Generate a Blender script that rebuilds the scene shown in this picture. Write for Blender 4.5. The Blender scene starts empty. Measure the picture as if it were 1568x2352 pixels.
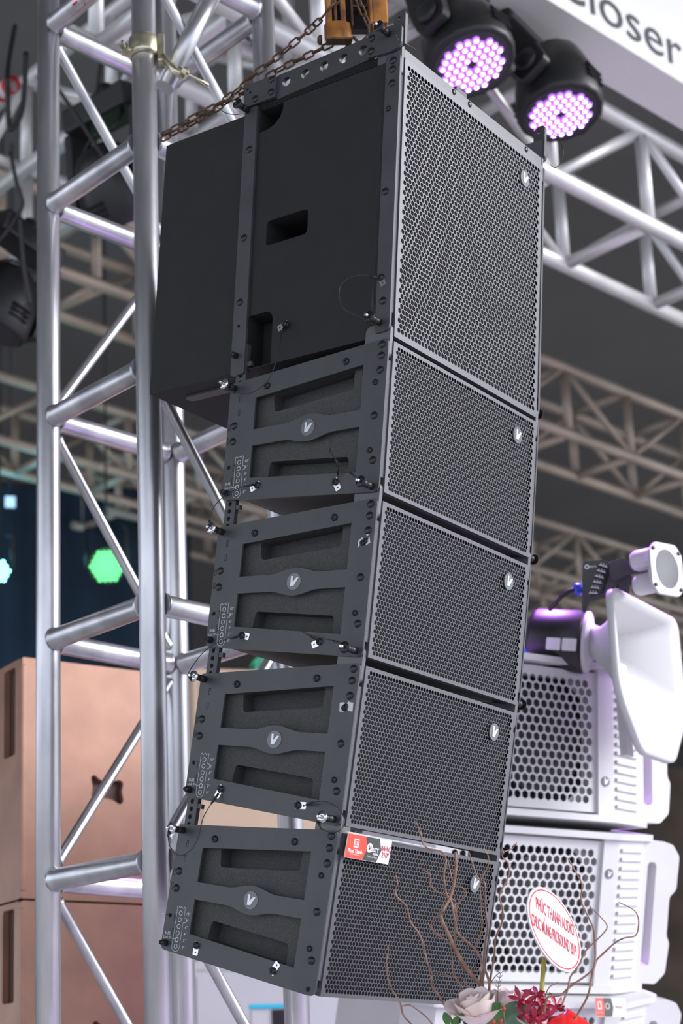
import bpy, math, random
from mathutils import Vector, Matrix
from mathutils.geometry import tessellate_polygon
random.seed(7)
V = Vector; PI = math.pi
scene = bpy.context.scene
COL = scene.collection

# ---------------------------------------------------------------- camera
# photograph frame 1568 x 2352, focal length and principal point in its pixels
FPX = 3914.92; PPX, PPY = 490.2, 1565.0
UP = V((-0.02300, -0.97024, 0.24107)).normalized()          # world up seen in the camera frame (x right, y down, z forward)
YW = (V((0, 0, 1)) - UP * UP.z).normalized()
XW = YW.cross(UP)
CAM0 = V((0, 0, 1.6))
RCW = Matrix((XW, YW, UP))                                   # camera frame -> world

def cw(v): return RCW @ V(v)
def U(px, py, Z): return CAM0 + RCW @ (V(((px - PPX) / FPX, (py - PPY) / FPX, 1)) * Z)

cam_d = bpy.data.cameras.new('camera'); cam = bpy.data.objects.new('camera', cam_d); COL.objects.link(cam)
r_, u_, b_ = cw((1, 0, 0)), cw((0, -1, 0)), cw((0, 0, -1))
cam.matrix_world = Matrix(((r_.x, u_.x, b_.x, CAM0.x), (r_.y, u_.y, b_.y, CAM0.y), (r_.z, u_.z, b_.z, CAM0.z), (0, 0, 0, 1)))
cam_d.sensor_fit = 'VERTICAL'; cam_d.sensor_height = 36.0; cam_d.lens = FPX / 2352 * 36
cam_d.shift_x = (784 - PPX) / 2352; cam_d.shift_y = (PPY - 1176) / 2352
cam_d.clip_start = 0.05; cam_d.clip_end = 200
cam_d.dof.use_dof = True; cam_d.dof.focus_distance = 3.32; cam_d.dof.aperture_fstop = 3.7
scene.camera = cam

# ---------------------------------------------------------------- world, sun, exposure
world = bpy.data.worlds.new('hall_daylight'); scene.world = world; world.use_nodes = True
wn = world.node_tree.nodes; wn['Background'].inputs[0].default_value = (0.80, 0.86, 1.0, 1); wn['Background'].inputs[1].default_value = 1.7
sun_d = bpy.data.lights.new('daylight', 'SUN'); sun = bpy.data.objects.new('daylight', sun_d); COL.objects.link(sun)
sun_d.energy = 4.2; sun_d.angle = math.radians(35); sun_d.color = (0.98, 0.96, 1.0)
sl = cw((0.885, -0.46, -0.06)).normalized()
sun.rotation_euler = sl.to_track_quat('Z', 'Y').to_euler(); sun.location = (8, -4, 9)
vs = scene.view_settings; vs.view_transform = 'Standard'; vs.look = 'None'; vs.exposure = 0.0; vs.gamma = 1.0; vs.use_curve_mapping = False

# ---------------------------------------------------------------- materials
def mat(name, col, rough=0.5, metal=0.0, var=0.0, vscale=8.0, bump=0.0, bscale=200.0, spec=0.5, col2=None, emit=None, estr=0.0, stretch=None, coat=0.0, trans=0.0):
    m = bpy.data.materials.new(name); m.use_nodes = True
    nt = m.node_tree; N = nt.nodes; L = nt.links; b = N['Principled BSDF']
    b.inputs['Roughness'].default_value = rough; b.inputs['Metallic'].default_value = metal
    b.inputs['Specular IOR Level'].default_value = spec; b.inputs['Coat Weight'].default_value = coat
    b.inputs['Transmission Weight'].default_value = trans
    tc = N.new('ShaderNodeTexCoord'); mp = N.new('ShaderNodeMapping'); L.new(tc.outputs['Object'], mp.inputs['Vector'])
    if stretch: mp.inputs['Scale'].default_value = stretch
    nz = N.new('ShaderNodeTexNoise'); nz.inputs['Scale'].default_value = vscale; nz.inputs['Detail'].default_value = 4
    L.new(mp.outputs[0], nz.inputs['Vector'])
    rp = N.new('ShaderNodeValToRGB'); L.new(nz.outputs['Fac'], rp.inputs[0])
    c2 = col2 or tuple(max(0, c * (1 - var)) for c in col); c1 = col if col2 else tuple(min(1, c * (1 + var)) for c in col)
    rp.color_ramp.elements[0].position = 0.35; rp.color_ramp.elements[1].position = 0.65
    rp.color_ramp.elements[0].color = (*c2, 1); rp.color_ramp.elements[1].color = (*c1, 1)
    L.new(rp.outputs[0], b.inputs['Base Color'])
    if bump:
        n2 = N.new('ShaderNodeTexNoise'); n2.inputs['Scale'].default_value = bscale; n2.inputs['Detail'].default_value = 2
        L.new(tc.outputs['Object'], n2.inputs['Vector'])
        bp = N.new('ShaderNodeBump'); bp.inputs['Strength'].default_value = bump; bp.inputs['Distance'].default_value = 0.002
        L.new(n2.outputs['Fac'], bp.inputs['Height']); L.new(bp.outputs[0], b.inputs['Normal'])
    if emit: b.inputs['Emission Color'].default_value = (*emit, 1); b.inputs['Emission Strength'].default_value = estr
    return m
M = {}
M['cab'] = mat('black_textured_paint', (.060, .060, .060), .55, var=.35, vscale=420, bump=.9, bscale=600)
M['subcab'] = mat('black_fine_texture_paint', (.011, .011, .012), .70, var=.12, vscale=20, bump=.35, bscale=900)
M['plate'] = mat('black_powder_coat', (.056, .056, .061), .42, var=.12, vscale=9, bump=.08, bscale=900)
M['grille'] = mat('grey_black_coated_steel', (.072, .072, .082), .40, spec=.9, var=.06, vscale=15)
M['foam_shade'] = mat('foam_and_shade_black', (.004, .004, .006), .95)  # black of the foam, also used for shaded gaps and holes
M['bolt'] = mat('black_bolt', (.018, .018, .02), .3, metal=.3, spec=.6)
M['black'] = mat('black_plastic', (.014, .014, .015), .42, var=.1)
M['blackmetal'] = mat('black_metal', (.02, .02, .022), .33, metal=.3)
M['strip'] = mat('edge_texture_paint', (.11, .11, .12), .55, bump=.8, bscale=600)
M['chrome'] = mat('steel', (.65, .65, .66), .2, metal=1.0)
M['zinc'] = mat('yellow_zinc', (.62, .58, .42), .3, metal=.9, var=.25, vscale=40)
M['print'] = mat('white_print', (.72, .72, .72), .6)
M['badge'] = mat('badge_dark', (.13, .14, .155), .28, spec=.7)
M['badgev'] = mat('badge_silver', (.75, .76, .78), .35, metal=.3)
M['cable'] = mat('black_cable', (.012, .012, .013), .45)
M['wire'] = mat('coated_wire', (.05, .05, .055), .3, metal=.5)
M['alu'] = mat('brushed_aluminium', (.70, .70, .72), .34, metal=.90, col2=(.50, .50, .53), vscale=5, stretch=(3, 3, .6), bump=.1, bscale=60)
M['aluw'] = mat('satin_aluminium', (.80, .79, .78), .45, metal=.55, var=.06, vscale=4)
M['aluf'] = mat('warm_lit_truss_aluminium', (.50, .42, .34), .5, metal=.4, var=.12, vscale=3)  # warm hall light on the far trusses is put into this colour
M['rust'] = mat('rusty_steel', (.16, .085, .045), .75, metal=.2, col2=(.07, .038, .022), vscale=60, bump=.5, bscale=250)
M['orange'] = mat('worn_orange_paint', (.50, .20, .03), .6, col2=(.16, .06, .022), vscale=22, bump=.3, bscale=120)
M['white'] = mat('white_paint', (.63, .625, .635), .45, var=.02)
M['whitepl'] = mat('white_horn_plastic', (.60, .60, .60), .45)
M['bronze'] = mat('copper_brown_paint', (.37, .20, .135), .40, metal=.3, var=.10, vscale=7, bump=.06, bscale=300)
M['bronzed'] = mat('shaded_recess_bronze', (.06, .022, .012), .6)  # bronze darkened so the shade of the recesses is in the colour
M['tan'] = mat('tan_board', (.62, .47, .33), .6, var=.05, vscale=3)
M['ceil'] = mat('dark_ceiling_cloth', (.16, .155, .15), .9, var=.10, vscale=.6)
M['wallb'] = mat('hall_back_wall', (.20, .15, .11), .9, col2=(.10, .08, .065), vscale=.8)
M['floor'] = mat('grey_hall_floor', (.50, .49, .48), .6, var=.08, vscale=2)
M['red'] = mat('red_tape', (.60, .02, .03), .45)
M['redink'] = mat('red_ink', (.50, .008, .035), .6)
M['paper'] = mat('white_card', (.66, .66, .67), .55)
M['cardred'] = mat('card_red', (.80, .07, .04), .5)
M['cardgrey'] = mat('card_grey', (.045, .05, .05), .5)
M['ink'] = mat('dark_ink', (.015, .02, .025), .5)
M['lens'] = mat('purple_led', (.6, .4, .9), .2, emit=(.50, .12, 1.0), estr=1.3)
M['lensc'] = mat('purple_led_core', (1, .95, 1), .2, emit=(1.0, .78, 1.0), estr=5.0)
M['green'] = mat('green_led', (.3, .9, .5), .3, emit=(.18, 1.0, .32), estr=1.5)
M['cyan'] = mat('cyan_led', (.3, .8, 1), .3, emit=(.25, .85, 1.0), estr=14.0)
M['cyanp'] = mat('cyan_plastic', (.05, .62, .85), .4)
M['navy'] = mat('navy_haze_cloth', (.012, .025, .045), .9, var=.2, vscale=2)  # tone of the dark blue haze
M['bark'] = mat('willow_bark', (.34, .20, .14), .55, col2=(.20, .10, .065), vscale=60, bump=.3, bscale=150)
M['rose'] = mat('blush_petal', (.93, .79, .75), .55, var=.04, vscale=30)
M['orchid'] = mat('red_orchid_petal', (.55, .03, .06), .45, col2=(.36, .015, .07), vscale=70)
M['anth'] = mat('glossy_red_spathe', (.80, .03, .025), .18, var=.08, vscale=40, bump=.1, bscale=80)
M['leaf'] = mat('green_leaf', (.07, .20, .05), .45, var=.25, vscale=35)
M['leafg'] = mat('grey_green_leaf', (.12, .23, .15), .5, var=.2, vscale=25)
M['berry'] = mat('red_berry', (.45, .06, .04), .35)
M['stick'] = mat('bamboo_stick', (.52, .45, .10), .5, var=.15, vscale=30)
M['blue'] = mat('blue_connector', (.03, .08, .55), .35)
M['darkgrey'] = mat('dark_grey_plastic', (.03, .03, .033), .5)
M['pgrey'] = mat('pale_grey_panel', (.62, .63, .66), .6, var=.04, vscale=1.5)
M['fascia'] = mat('white_fascia', (.80, .79, .78), .6)
M['teal'] = mat('emerald_plastic', (.01, .30, .17), .3)
M['screen'] = mat('pale_blue_screen', (.5, .7, .9), .4, emit=(.45, .7, 1.0), estr=1.0)
M['clear'] = mat('clear_acrylic', (.9, .92, .95), .08, trans=.85)

# ---------------------------------------------------------------- mesh builder
def frame_from(z, x=None):
    z = V(z).normalized(); x = V(x) if x is not None else (V((1, 0, 0)) if abs(z.x) < .8 else V((0, 1, 0)))
    x = (x - z * z.dot(x)).normalized(); return x, z.cross(x), z
class MB:
    def __init__(s): s.v = []; s.f = []; s.s = []
    def face(s, idx, sm=False): s.f.append(tuple(idx)); s.s.append(sm)
    def add(s, vs, fs, sm=False):
        o = len(s.v); s.v += [V(p) for p in vs]
        for f in fs: s.face([i + o for i in f], sm)
        return s
    def box(s, lo, hi, fn=None):
        (a, b, c), (d, e, f) = lo, hi
        vs = [V((x, y, z)) for x in (a, d) for y in (b, e) for z in (c, f)]
        if fn: vs = [fn(p) for p in vs]
        return s.add(vs, [(0, 1, 3, 2), (4, 6, 7, 5), (0, 4, 5, 1), (2, 3, 7, 6), (0, 2, 6, 4), (1, 5, 7, 3)])
    def prism(s, loops, f0, f1, caps=(True, True)):
        """2-D loops (first outer, others holes); f0, f1 map (u, v) to the two cap surfaces"""
        flat = [p for l in loops for p in l]; n = len(flat); o = len(s.v)
        s.v += [V(f0(*p)) for p in flat] + [V(f1(*p)) for p in flat]
        tris = tessellate_polygon([[V((p[0], p[1], 0)) for p in l] for l in loops])
        for t in tris:
            if caps[0]: s.face([i + o for i in t])
            if caps[1]: s.face([i + o + n for i in reversed(t)])
        k = o
        for l in loops:
            m = len(l)
            for i in range(m): j = (i + 1) % m; s.face((k + i, k + j, k + j + n, k + i + n))
            k += m
        return s
    def rings(s, rings, closed=True, cap0=True, cap1=True, sm=True):
        o = len(s.v); n = len(rings[0])
        for r in rings: s.v += [V(p) for p in r]
        for a in range(len(rings) - 1):
            for i in range(n if closed else n - 1):
                j = (i + 1) % n; s.face((o + a * n + i, o + a * n + j, o + (a + 1) * n + j, o + (a + 1) * n + i), sm)
        if cap0: s.face([o + i for i in reversed(range(n))])
        if cap1: s.face([o + (len(rings) - 1) * n + i for i in range(n)])
        return s
    def lathe(s, p, ax, prof, n=16, x=None, sy=1.0, sm=True, cap0=True, cap1=True):
        X, Y, Z = frame_from(ax, x); p = V(p)
        return s.rings([[p + Z * h + X * (r * math.cos(2 * PI * i / n)) + Y * (r * sy * math.sin(2 * PI * i / n)) for i in range(n)] for r, h in prof], cap0=cap0, cap1=cap1, sm=sm)
    def cyl(s, a, b, r, n=16, r1=None):
        a, b = V(a), V(b); d = b - a
        return s.lathe(a, d, [(r, 0), (r if r1 is None else r1, d.length)], n)
    def tube(s, path, r, n=8, caps=True):
        path = [V(p) for p in path]; m = len(path); rs = r if isinstance(r, (list, tuple)) else [r] * m
        rings = []; X = None
        for i, p in enumerate(path):
            t = (path[min(i + 1, m - 1)] - path[max(i - 1, 0)]).normalized()
            X, Y, Z = frame_from(t, X if X is not None else None)
            rings.append([p + X * (rs[i] * math.cos(2 * PI * k / n)) + Y * (rs[i] * math.sin(2 * PI * k / n)) for k in range(n)])
        return s.rings(rings, cap0=caps, cap1=caps)
    def sphere(s, c, r, n=10, m=6, sc=(1, 1, 1), ax=(0, 0, 1)):
        X, Y, Z = frame_from(ax); c = V(c); rg = []
        for j in range(m + 1):
            a = PI * j / m; rr = max(math.sin(a), .02) * r
            rg.append([c + X * (rr * math.cos(2 * PI * i / n) * sc[0]) + Y * (rr * math.sin(2 * PI * i / n) * sc[1]) - Z * (r * math.cos(a) * sc[2]) for i in range(n)])
        return s.rings(rg)
    def mesh(s, name):
        me = bpy.data.meshes.new(name); me.from_pydata([tuple(p) for p in s.v], [], s.f); me.polygons.foreach_set('use_smooth', s.s); me.update()
        return me
    def build(s, name, m, parent=None, bevel=0.0):
        o = bpy.data.objects.new(name, s.mesh(name)); o.data.materials.append(M[m] if isinstance(m, str) else m); COL.objects.link(o)
        if parent is not None: o.parent = parent
        if bevel:
            b = o.modifiers.new('edge', 'BEVEL'); b.width = bevel; b.segments = 2; b.limit_method = 'ANGLE'; b.angle_limit = math.radians(50)
        return o
def tag(o, label, cat, group=None, kind=None):
    if label: o['label'] = label
    if cat: o['category'] = cat
    if group: o['group'] = group
    if kind: o['kind'] = kind
    return o
def thing(name, label, cat, group=None, mw=None, loc=None):
    o = bpy.data.objects.new(name, None); COL.objects.link(o); o.empty_display_size = .05
    if mw is not None: o.matrix_world = mw
    if loc is not None: o.location = loc
    return tag(o, label, cat, group)
def inst(o, parent, mw=None, loc=None, name=None):
    c = o.copy(); COL.objects.link(c); c.parent = parent
    if mw is not None: c.matrix_local = mw
    if loc is not None: c.location = loc
    return c
def share(name, me, parent, mw=None, m=None):
    o = bpy.data.objects.new(name, me); COL.objects.link(o)
    if parent is not None: o.parent = parent
    if mw is not None: o.matrix_local = mw
    return o
def smooth_path(P, k=4):
    P = [V(p) for p in P]; out = []
    for i in range(len(P) - 1):
        p0, p1, p2, p3 = P[max(i - 1, 0)], P[i], P[i + 1], P[min(i + 2, len(P) - 1)]
        for j in range(k):
            t = j / k; out.append(.5 * ((2 * p1) + (p2 - p0) * t + (2 * p0 - 5 * p1 + 4 * p2 - p3) * t * t + (3 * p1 - p0 - 3 * p2 + p3) * t ** 3))
    return out + [P[-1]]
def circ(cx, cy, r, n=16, a0=0): return [(cx + r * math.cos(a0 + 2 * PI * i / n), cy + r * math.sin(a0 + 2 * PI * i / n)) for i in range(n)]
def rrect(x0, y0, x1, y1, r, n=4):
    P = []
    for cx, cy, a in ((x1 - r, y1 - r, 0), (x0 + r, y1 - r, 90), (x0 + r, y0 + r, 180), (x1 - r, y0 + r, 270)):
        for i in range(n + 1): t = math.radians(a + 90 * i / n); P.append((cx + r * math.cos(t), cy + r * math.sin(t)))
    return P
def rpoly(pts, r, n=4):
    """polygon with rounded corners"""
    out = []; m = len(pts)
    for i in range(m):
        a, b, c = V((*pts[i - 1], 0)), V((*pts[i], 0)), V((*pts[(i + 1) % m], 0))
        d0, d1 = (a - b), (c - b); rr = min(r if not isinstance(r, (list, tuple)) else r[i], d0.length * .45, d1.length * .45)
        if rr < 1e-5: out.append((b.x, b.y)); continue
        p, q = b + d0.normalized() * rr, b + d1.normalized() * rr
        for k in range(n + 1): t = k / n; w = p * (1 - t) ** 2 + b * (2 * t * (1 - t)) + q * t * t; out.append((w.x, w.y))
    return out
def text_mb(txt, size, fn, mb=None, depth=.0004, align='CENTER', sx=1.0, bold=0.0, space=1.0, width=None):
    """lettering as geometry: fn maps (u, v) to a 3-D point"""
    cu = bpy.data.curves.new('lettering', 'FONT'); cu.body = txt; cu.size = size; cu.align_x = align; cu.align_y = 'CENTER'; cu.offset = bold; cu.space_character = space
    cu.resolution_u = 3
    o = bpy.data.objects.new('lettering', cu); COL.objects.link(o)
    dg = bpy.context.evaluated_depsgraph_get(); me = bpy.data.meshes.new_from_object(o.evaluated_get(dg))
    if width: xs = [v.co.x for v in me.vertices]; sx = width / (max(xs) - min(xs))
    mb = mb or MB(); mb.add([fn(v.co.x * sx, v.co.y) for v in me.vertices], [tuple(p.vertices) for p in me.polygons])
    bpy.data.objects.remove(o); bpy.data.curves.remove(cu); bpy.data.meshes.remove(me)
    return mb
def hex_grille(x0, x1, z0, z1, hx, hz, pitch, web, t, fold):
    """perforated sheet in the local x-z plane facing +y; holes inside |x| < hx, |z| < hz from the sheet's centre"""
    mb = MB(); cx, cz = (x0 + x1) / 2, (z0 + z1) / 2; R = pitch / math.sqrt(3); rh = (pitch - web) / math.sqrt(3)
    dz = pitch * math.sqrt(3) / 2; vid = {}
    clx = lambda x: min(max(x, x0), x1); clz = lambda z: min(max(z, z0), z1)
    def vert(x, y, z):
        k = (round(x * 1e5), round(y * 1e5), round(z * 1e5))
        if k not in vid: vid[k] = len(mb.v); mb.v.append(V((x, y, z)))
        return vid[k]
    nr = int((z1 - z0) / dz / 2) + 2; nc = int((x1 - x0) / pitch / 2) + 2
    A = [math.radians(90 + 60 * k) for k in range(6)]
    for r in range(-nr, nr + 1):
        for c in range(-nc, nc + 1):
            px = cx + (c + (.5 if r % 2 else 0)) * pitch; pz = cz + r * dz
            out = [(clx(px + R * math.cos(a)), clz(pz + R * math.sin(a))) for a in A]
            if max(abs(q[0] - out[0][0]) for q in out) < 1e-6 or max(abs(q[1] - out[0][1]) for q in out) < 1e-6: continue
            oi = [vert(x, 0, z) for x, z in out]
            if abs(px - cx) < hx and abs(pz - cz) < hz:
                a = [vert(px + rh * math.cos(q), 0, pz + rh * math.sin(q)) for q in A]; b = [vert(px + rh * math.cos(q), -t, pz + rh * math.sin(q)) for q in A]
                for k in range(6):
                    j = (k + 1) % 6; mb.face((oi[k], oi[j], a[j], a[k])); mb.face((a[k], a[j], b[j], b[k]))
            else:
                u = []
                for i in oi:
                    if i not in u: u.append(i)
                if len(u) > 2: mb.face(u)
    mb.add([(x, y, z) for y in (0, -fold) for x, z in ((x0, z0), (x1, z0), (x1, z1), (x0, z1))], [(0, 1, 5, 4), (1, 2, 6, 5), (2, 3, 7, 6), (3, 0, 4, 7)])
    return mb

# ---------------------------------------------------------------- the room
def struct(name, mb, m): o = mb.build(name, m); o['kind'] = 'structure'; return o
struct('floor', MB().box((-30, -12, -.2), (30, 40, 0)), 'floor')
struct('ceiling', MB().prism([[(-12, -12), (7, -12), (7, 6), (30, 6), (30, 40), (-30, 40), (-30, 7), (-12, 7)]], lambda u, v: (u, v, 8.0), lambda u, v: (u, v, 8.2)), 'ceil')  # unseen front and left outline shaped to control daylight on the speakers
struct('wall_back', MB().box((-30, 34, 0), (30, 34.3, 8.0)), 'wallb')

# ---------------------------------------------------------------- the hanging array
RA = Matrix(((-0.6481811, 0.7593405, 0.0571242), (-0.1769599, -0.0772418, -0.9811824), (-0.7406392, -0.6460926, 0.1844395)))
TA = V((0.5121, -0.6048, 3.4130))
MARR = Matrix.Translation(CAM0 + RCW @ TA) @ (RCW @ RA).to_4x4()        # x to the viewer's left, y out of the front, z up
POSE = [(0, 0, 0), (-.004364, -.157289, 1.7926), (-.020049, -.469063, 3.8201), (-.048429, -.779323, 5.9309), (-.085572, -1.085446, 7.3201)]
MBOX = [MARR @ Matrix.Translation((0, y, z)) @ Matrix.Rotation(math.radians(-t), 4, 'X') for y, z, t in POSE]
MBI = [m.inverted() for m in MBOX]
def loc(i, px, py, x):
    """point of box i's local plane x = const seen at a pixel"""
    o = MBI[i] @ CAM0; d = (MBI[i].to_3x3() @ (U(px, py, 1) - CAM0)); k = (x - o.x) / d.x; return o + d * k
WG, XP, TP = .2639, .2790, .004                                          # half grille width, outer plate face, plate thickness
def sidefn(x): return lambda y, z: (x, y, z)

def bolt_mesh(r, h, socket):
    mb = MB()
    if socket: mb.lathe((0, 0, 0), (1, 0, 0), [(r, 0), (r, h * .35), (r * .85, h * .75), (r * .6, h), (r * .42, h), (r * .40, h * .35)], 14)
    else: mb.lathe((0, 0, 0), (1, 0, 0), [(r, 0), (r * .97, h * .3), (r * .8, h * .65), (r * .45, h * .93), (r * .1, h)], 14)
    me = mb.mesh('bolt'); me.materials.append(M['bolt']); return me
ME_BTN = bolt_mesh(.0072, .0055, True); ME_SML = bolt_mesh(.0058, .0045, True); ME_DOME = bolt_mesh(.0078, .0042, False); ME_SOCK = bolt_mesh(.0066, .016, True)
def bolts(root, me, pts, x=XP, name='bolt', sgn=1):
    for y, z in pts: share(name, me, root, Matrix.Translation((sgn * x, y, z)) @ (Matrix.Rotation(PI, 4, 'Z') if sgn < 0 else Matrix.Identity(4)))
VPOLY = [(-.40, .64), (-.12, .62), (-.12, -.08), (.40, .44), (.68, .42), (.06, -.54), (-.40, -.56)]
def badge_meshes(r, fn, h=.0025):
    """fn(u, v, h) maps badge coordinates to local space"""
    d = MB().prism([circ(0, 0, r, 28)], lambda u, v: fn(u, v, 0), lambda u, v: fn(u, v, h))
    w = MB().prism([[(u * r, v * r) for u, v in VPOLY]], lambda u, v: fn(u, v, h), lambda u, v: fn(u, v, h + .0012))
    return d, w
def badge(root, r, fn, name, h=.0025):
    d, w = badge_meshes(r, fn, h); o = d.build(name, 'badge', root); w.build('badge_letter', 'badgev', o); return o
def locking_pin(root, y, z, x=XP, sgn=1, disc=True, bright=True):
    d = V((sgn, 0, 0)); b = V((sgn * x, y, z)); mb = MB()
    mb.lathe(b, d, [(.0066, 0), (.0066, .016), (.0058, .0165), (.0058, .019), (.0066, .0195), (.0066, .028), (.0045, .029), (.0045, .034)], 14)
    o = mb.build('locking_pin', 'black', root)
    MB().lathe(b + d * .034, d, [(.0112, 0), (.0112, .0012), (.004, .0014)], 20).build('pin_disc', 'chrome' if bright else 'blackmetal', o)
    MB().lathe(b + d * .035, d, [(.0033, 0), (.0033, .012), (.0022, .013)], 10).build('pin_button', 'chrome', o)
    return o
def lanyard(root, i, px, x0=XP + .004, bow=.02, m='wire', ferr=True):
    n = len(px); P = []
    for k, (a, b) in enumerate(px): t = k / (n - 1); P.append(loc(i, a, b, x0 + bow * math.sin(PI * t) + (.03 * t)))
    P = smooth_path(P, 4); o = MB().tube(P, .0009, 6).build('lanyard', m, root)
    if ferr:
        for a, b in ((1, 4), (-5, -2)): MB().tube([P[a], P[b]], .0022, 6).build('ferrule', 'cable', o)
    return o
def lanyard_tab(root, y, z, ang):
    c, s = math.cos(ang), math.sin(ang)
    q = lambda u, v: (y + u * c - v * s, z + u * s + v * c)
    mb = MB().prism([[q(*p) for p in rrect(-.0065, -.019, .0065, .007, .002, 2)], [q(*p) for p in circ(0, -.0135, .002, 8)]], sidefn(XP), sidefn(XP + .0012))
    mb.build('lanyard_tab', 'chrome', root)
    share('bolt', ME_BTN, root, Matrix.Translation((XP + .0012, y, z)))

# ---- line array box, built once
def zt(y): return .1507 + .0757 * (y + .003)                             # upper plate edge
PLATE = rpoly([(-.3875, zt(-.3875)), (-.002, zt(-.002)), (-.002, -zt(-.002)), (-.3875, -zt(-.3875))], [.006, .012, .016, .012])
def mid(u): return .0168 + .0105 * (0.5 + .5 * math.cos(PI * max(-1, min(1, (u + .180) / .062))))
def cutout(s):
    low = [(-.057 - (.262 * k / 24), s * mid(-.057 - .262 * k / 24)) for k in range(25)]
    return [(-.319, s * .083), (-.057, s * .1062)] + low
def make_plate(sgn):
    hs = [cutout(1), cutout(-1), circ(-.0185, -.1385, .0052, 12)]
    return MB().prism([PLATE] + hs, sidefn(sgn * XP), sidefn(sgn * (XP - TP)))
def pocket_body(mb, outer, pockets, X):
    mb.prism([outer], sidefn(X), sidefn(-X), caps=(False, False))
    for s in (1, -1):
        loops = [outer] + [p for p, d in pockets]; flat = [p for l in loops for p in l]
        tr = tessellate_polygon([[V((p[0], p[1], 0)) for p in l] for l in loops])
        mb.add([(s * X, *p) for p in flat], tr)
        for l, d in pockets: mb.prism([l], sidefn(s * X), sidefn(s * (X - d)), caps=(False, True))
def make_box(root):
    yb = -.345
    body = [(-.0125, zt(-.0125) - .004), (yb, zt(yb) - .004), (yb, -zt(yb) + .004), (-.0125, -zt(-.0125) + .004)]
    pk = [(-.286, .088), (-.088, .108), (-.089, .067), (-.281, .0515)]
    pl = [(-.281, -.0505), (-.089, -.0665), (-.088, -.108), (-.286, -.088)]
    mb = MB(); pocket_body(mb, body, [(rpoly(pk, .008), .032), (rpoly(pl, .008), .032)], .2625); mb.build('cabinet', 'cab', root)
    MB().box((-.262, -.0125, -.1455), (.262, -.007, .1455)).build('foam_backing', 'foam_shade', root)
    hex_grille(-WG, WG, -.1478, .1478, .2535, .1405, .0093, .0014, .0010, .0125).build('grille', 'grille', root)
    badge(root, .0175, lambda u, v, h: (-.1885 - u, h + .0004, .0962 + v), 'front_badge')
    for s in (1, -1):
        make_plate(s).build('side_plate', 'plate', root, bevel=.0007)
        MB().box((s * (WG + .0004), -.05, -.120), (s * (XP - TP), -.0035, .108)).build('edge_strip', 'strip', root)
        lk = rrect(-.060, .1115, -.0025, .1825, .012, 5)
        MB().prism([lk], sidefn(s * .2648), sidefn(s * .2742)).build('front_link', 'plate2', root, bevel=.0006)
        bar = rrect(-.380, .080, -.354, .205, .003, 2); nub = [circ(-.368, .0935 + .0152 * k, .0050, 12) for k in range(7)]
        o = MB().prism([bar] + nub, sidefn(s * .2742), sidefn(s * .2642)).build('rear_link', 'plate', root)
        MB().box((min(s * .2652, s * .2732), -.3545, .157), (max(s * .2652, s * .2732), -.343, .166)).build('link_nub', 'plate', o)
        bolts(root, ME_DOME, [(-.0165, .139), (-.0167, .117), (-.017, .0888), (-.0240, 0), (-.0200, -.0875), (-.370, .0316), (-.370, -.0016)], sgn=s, name='dome_bolt')
        bolts(root, ME_BTN, [(-.2914, .1030), (-.0985, .1195)], sgn=s)
        bolts(root, ME_SML, [(-.0265, .0657), (-.0285, -.0673)], sgn=s)
        bolts(root, ME_SOCK, [(-.3755, -.1085)], sgn=s, name='socket_bolt')
    MB().prism([circ(-.375, -.055, .0042, 12)], sidefn(XP + .00025), sidefn(XP)).build('hole_shade_disc', 'foam_shade', root)  # flat black disc stands in for the dark inside of a hole
    badge(root, .0168, lambda u, v, h: (XP + h, -.180 + u, v), 'side_badge', .0012)
    # white print of the angle scale
    mb = MB(); X = XP + .00025
    def ring(y, z, r, w=.0009): mb.prism([circ(y, z, r, 22), circ(y, z, r - w, 22)], sidefn(X), sidefn(X - .0002), caps=(True, False))
    def line(P, w=.0007):
        for (a, b), (c, d) in zip(P[:-1], P[1:]):
            n = V((d - b, a - c)).normalized() * w / 2; mb.add([(X, a + n.x, b + n.y), (X, c + n.x, d + n.y), (X, c - n.x, d - n.y), (X, a - n.x, b - n.y)], [(0, 1, 2, 3)])
    for k in range(6): ring(-.3487, -.0473 - .01285 * k, .0046 if k != 4 else .0042)
    for k in range(10): a = 2 * PI * k / 10; line([(-.3487 + .0042 * math.cos(a), -.0987 + .0042 * math.sin(a)), (-.3487 + .0056 * math.cos(a), -.0987 + .0056 * math.sin(a))], .0012)
    line([(-.3587, -.037), (-.3587, -.1115)] + [(-.3487 - .010 * math.cos(PI * k / 10), -.1115 - .0095 * math.sin(PI * k / 10)) for k in range(11)] + [(-.3387, -.064), (-.3325, -.063), (-.3325, -.056), (-.3387, -.055), (-.3387, -.036)])
    line([(-.3600, -.0375), (-.3560, -.0345), (-.3530, -.0380), (-.3485, -.0345), (-.3445, -.0380), (-.3410, -.0345), (-.3375, -.037)])
    line([(-.3640, -.0978), (-.3530, -.0985)])
    for k, t in enumerate(('10°', '8°', '6°', '4°', '2°', '0°')): text_mb(t, .0078, lambda u, v, k=k: (X, -.3290 + u, -.0468 - .01285 * k + v), mb)
    text_mb('SUB', .0082, lambda u, v: (X, -.3745 + u, -.0893 + v), mb); text_mb('Link 0°', .0072, lambda u, v: (X, -.3735 + u, -.0975 + v), mb)
    mb.build('angle_scale_print', 'print', root)
    for y, z in ((-.3595, .087), (-.3597, .058), (-.3822, .029), (-.3822, .0017), (-.362, -.0572), (-.362, -.0841)):
        MB().prism([[(y - .0024, z - .0065), (y + .0024, z - .0065), (y + .0024, z + .0065), (y - .0024, z + .0065)], [(y - .0016, z - .0057), (y + .0016, z - .0057), (y + .0016, z + .0057), (y - .0016, z + .0057)]], sidefn(XP + .0002), sidefn(XP)).build('slot_outline', 'foam_shade', root)
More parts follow.
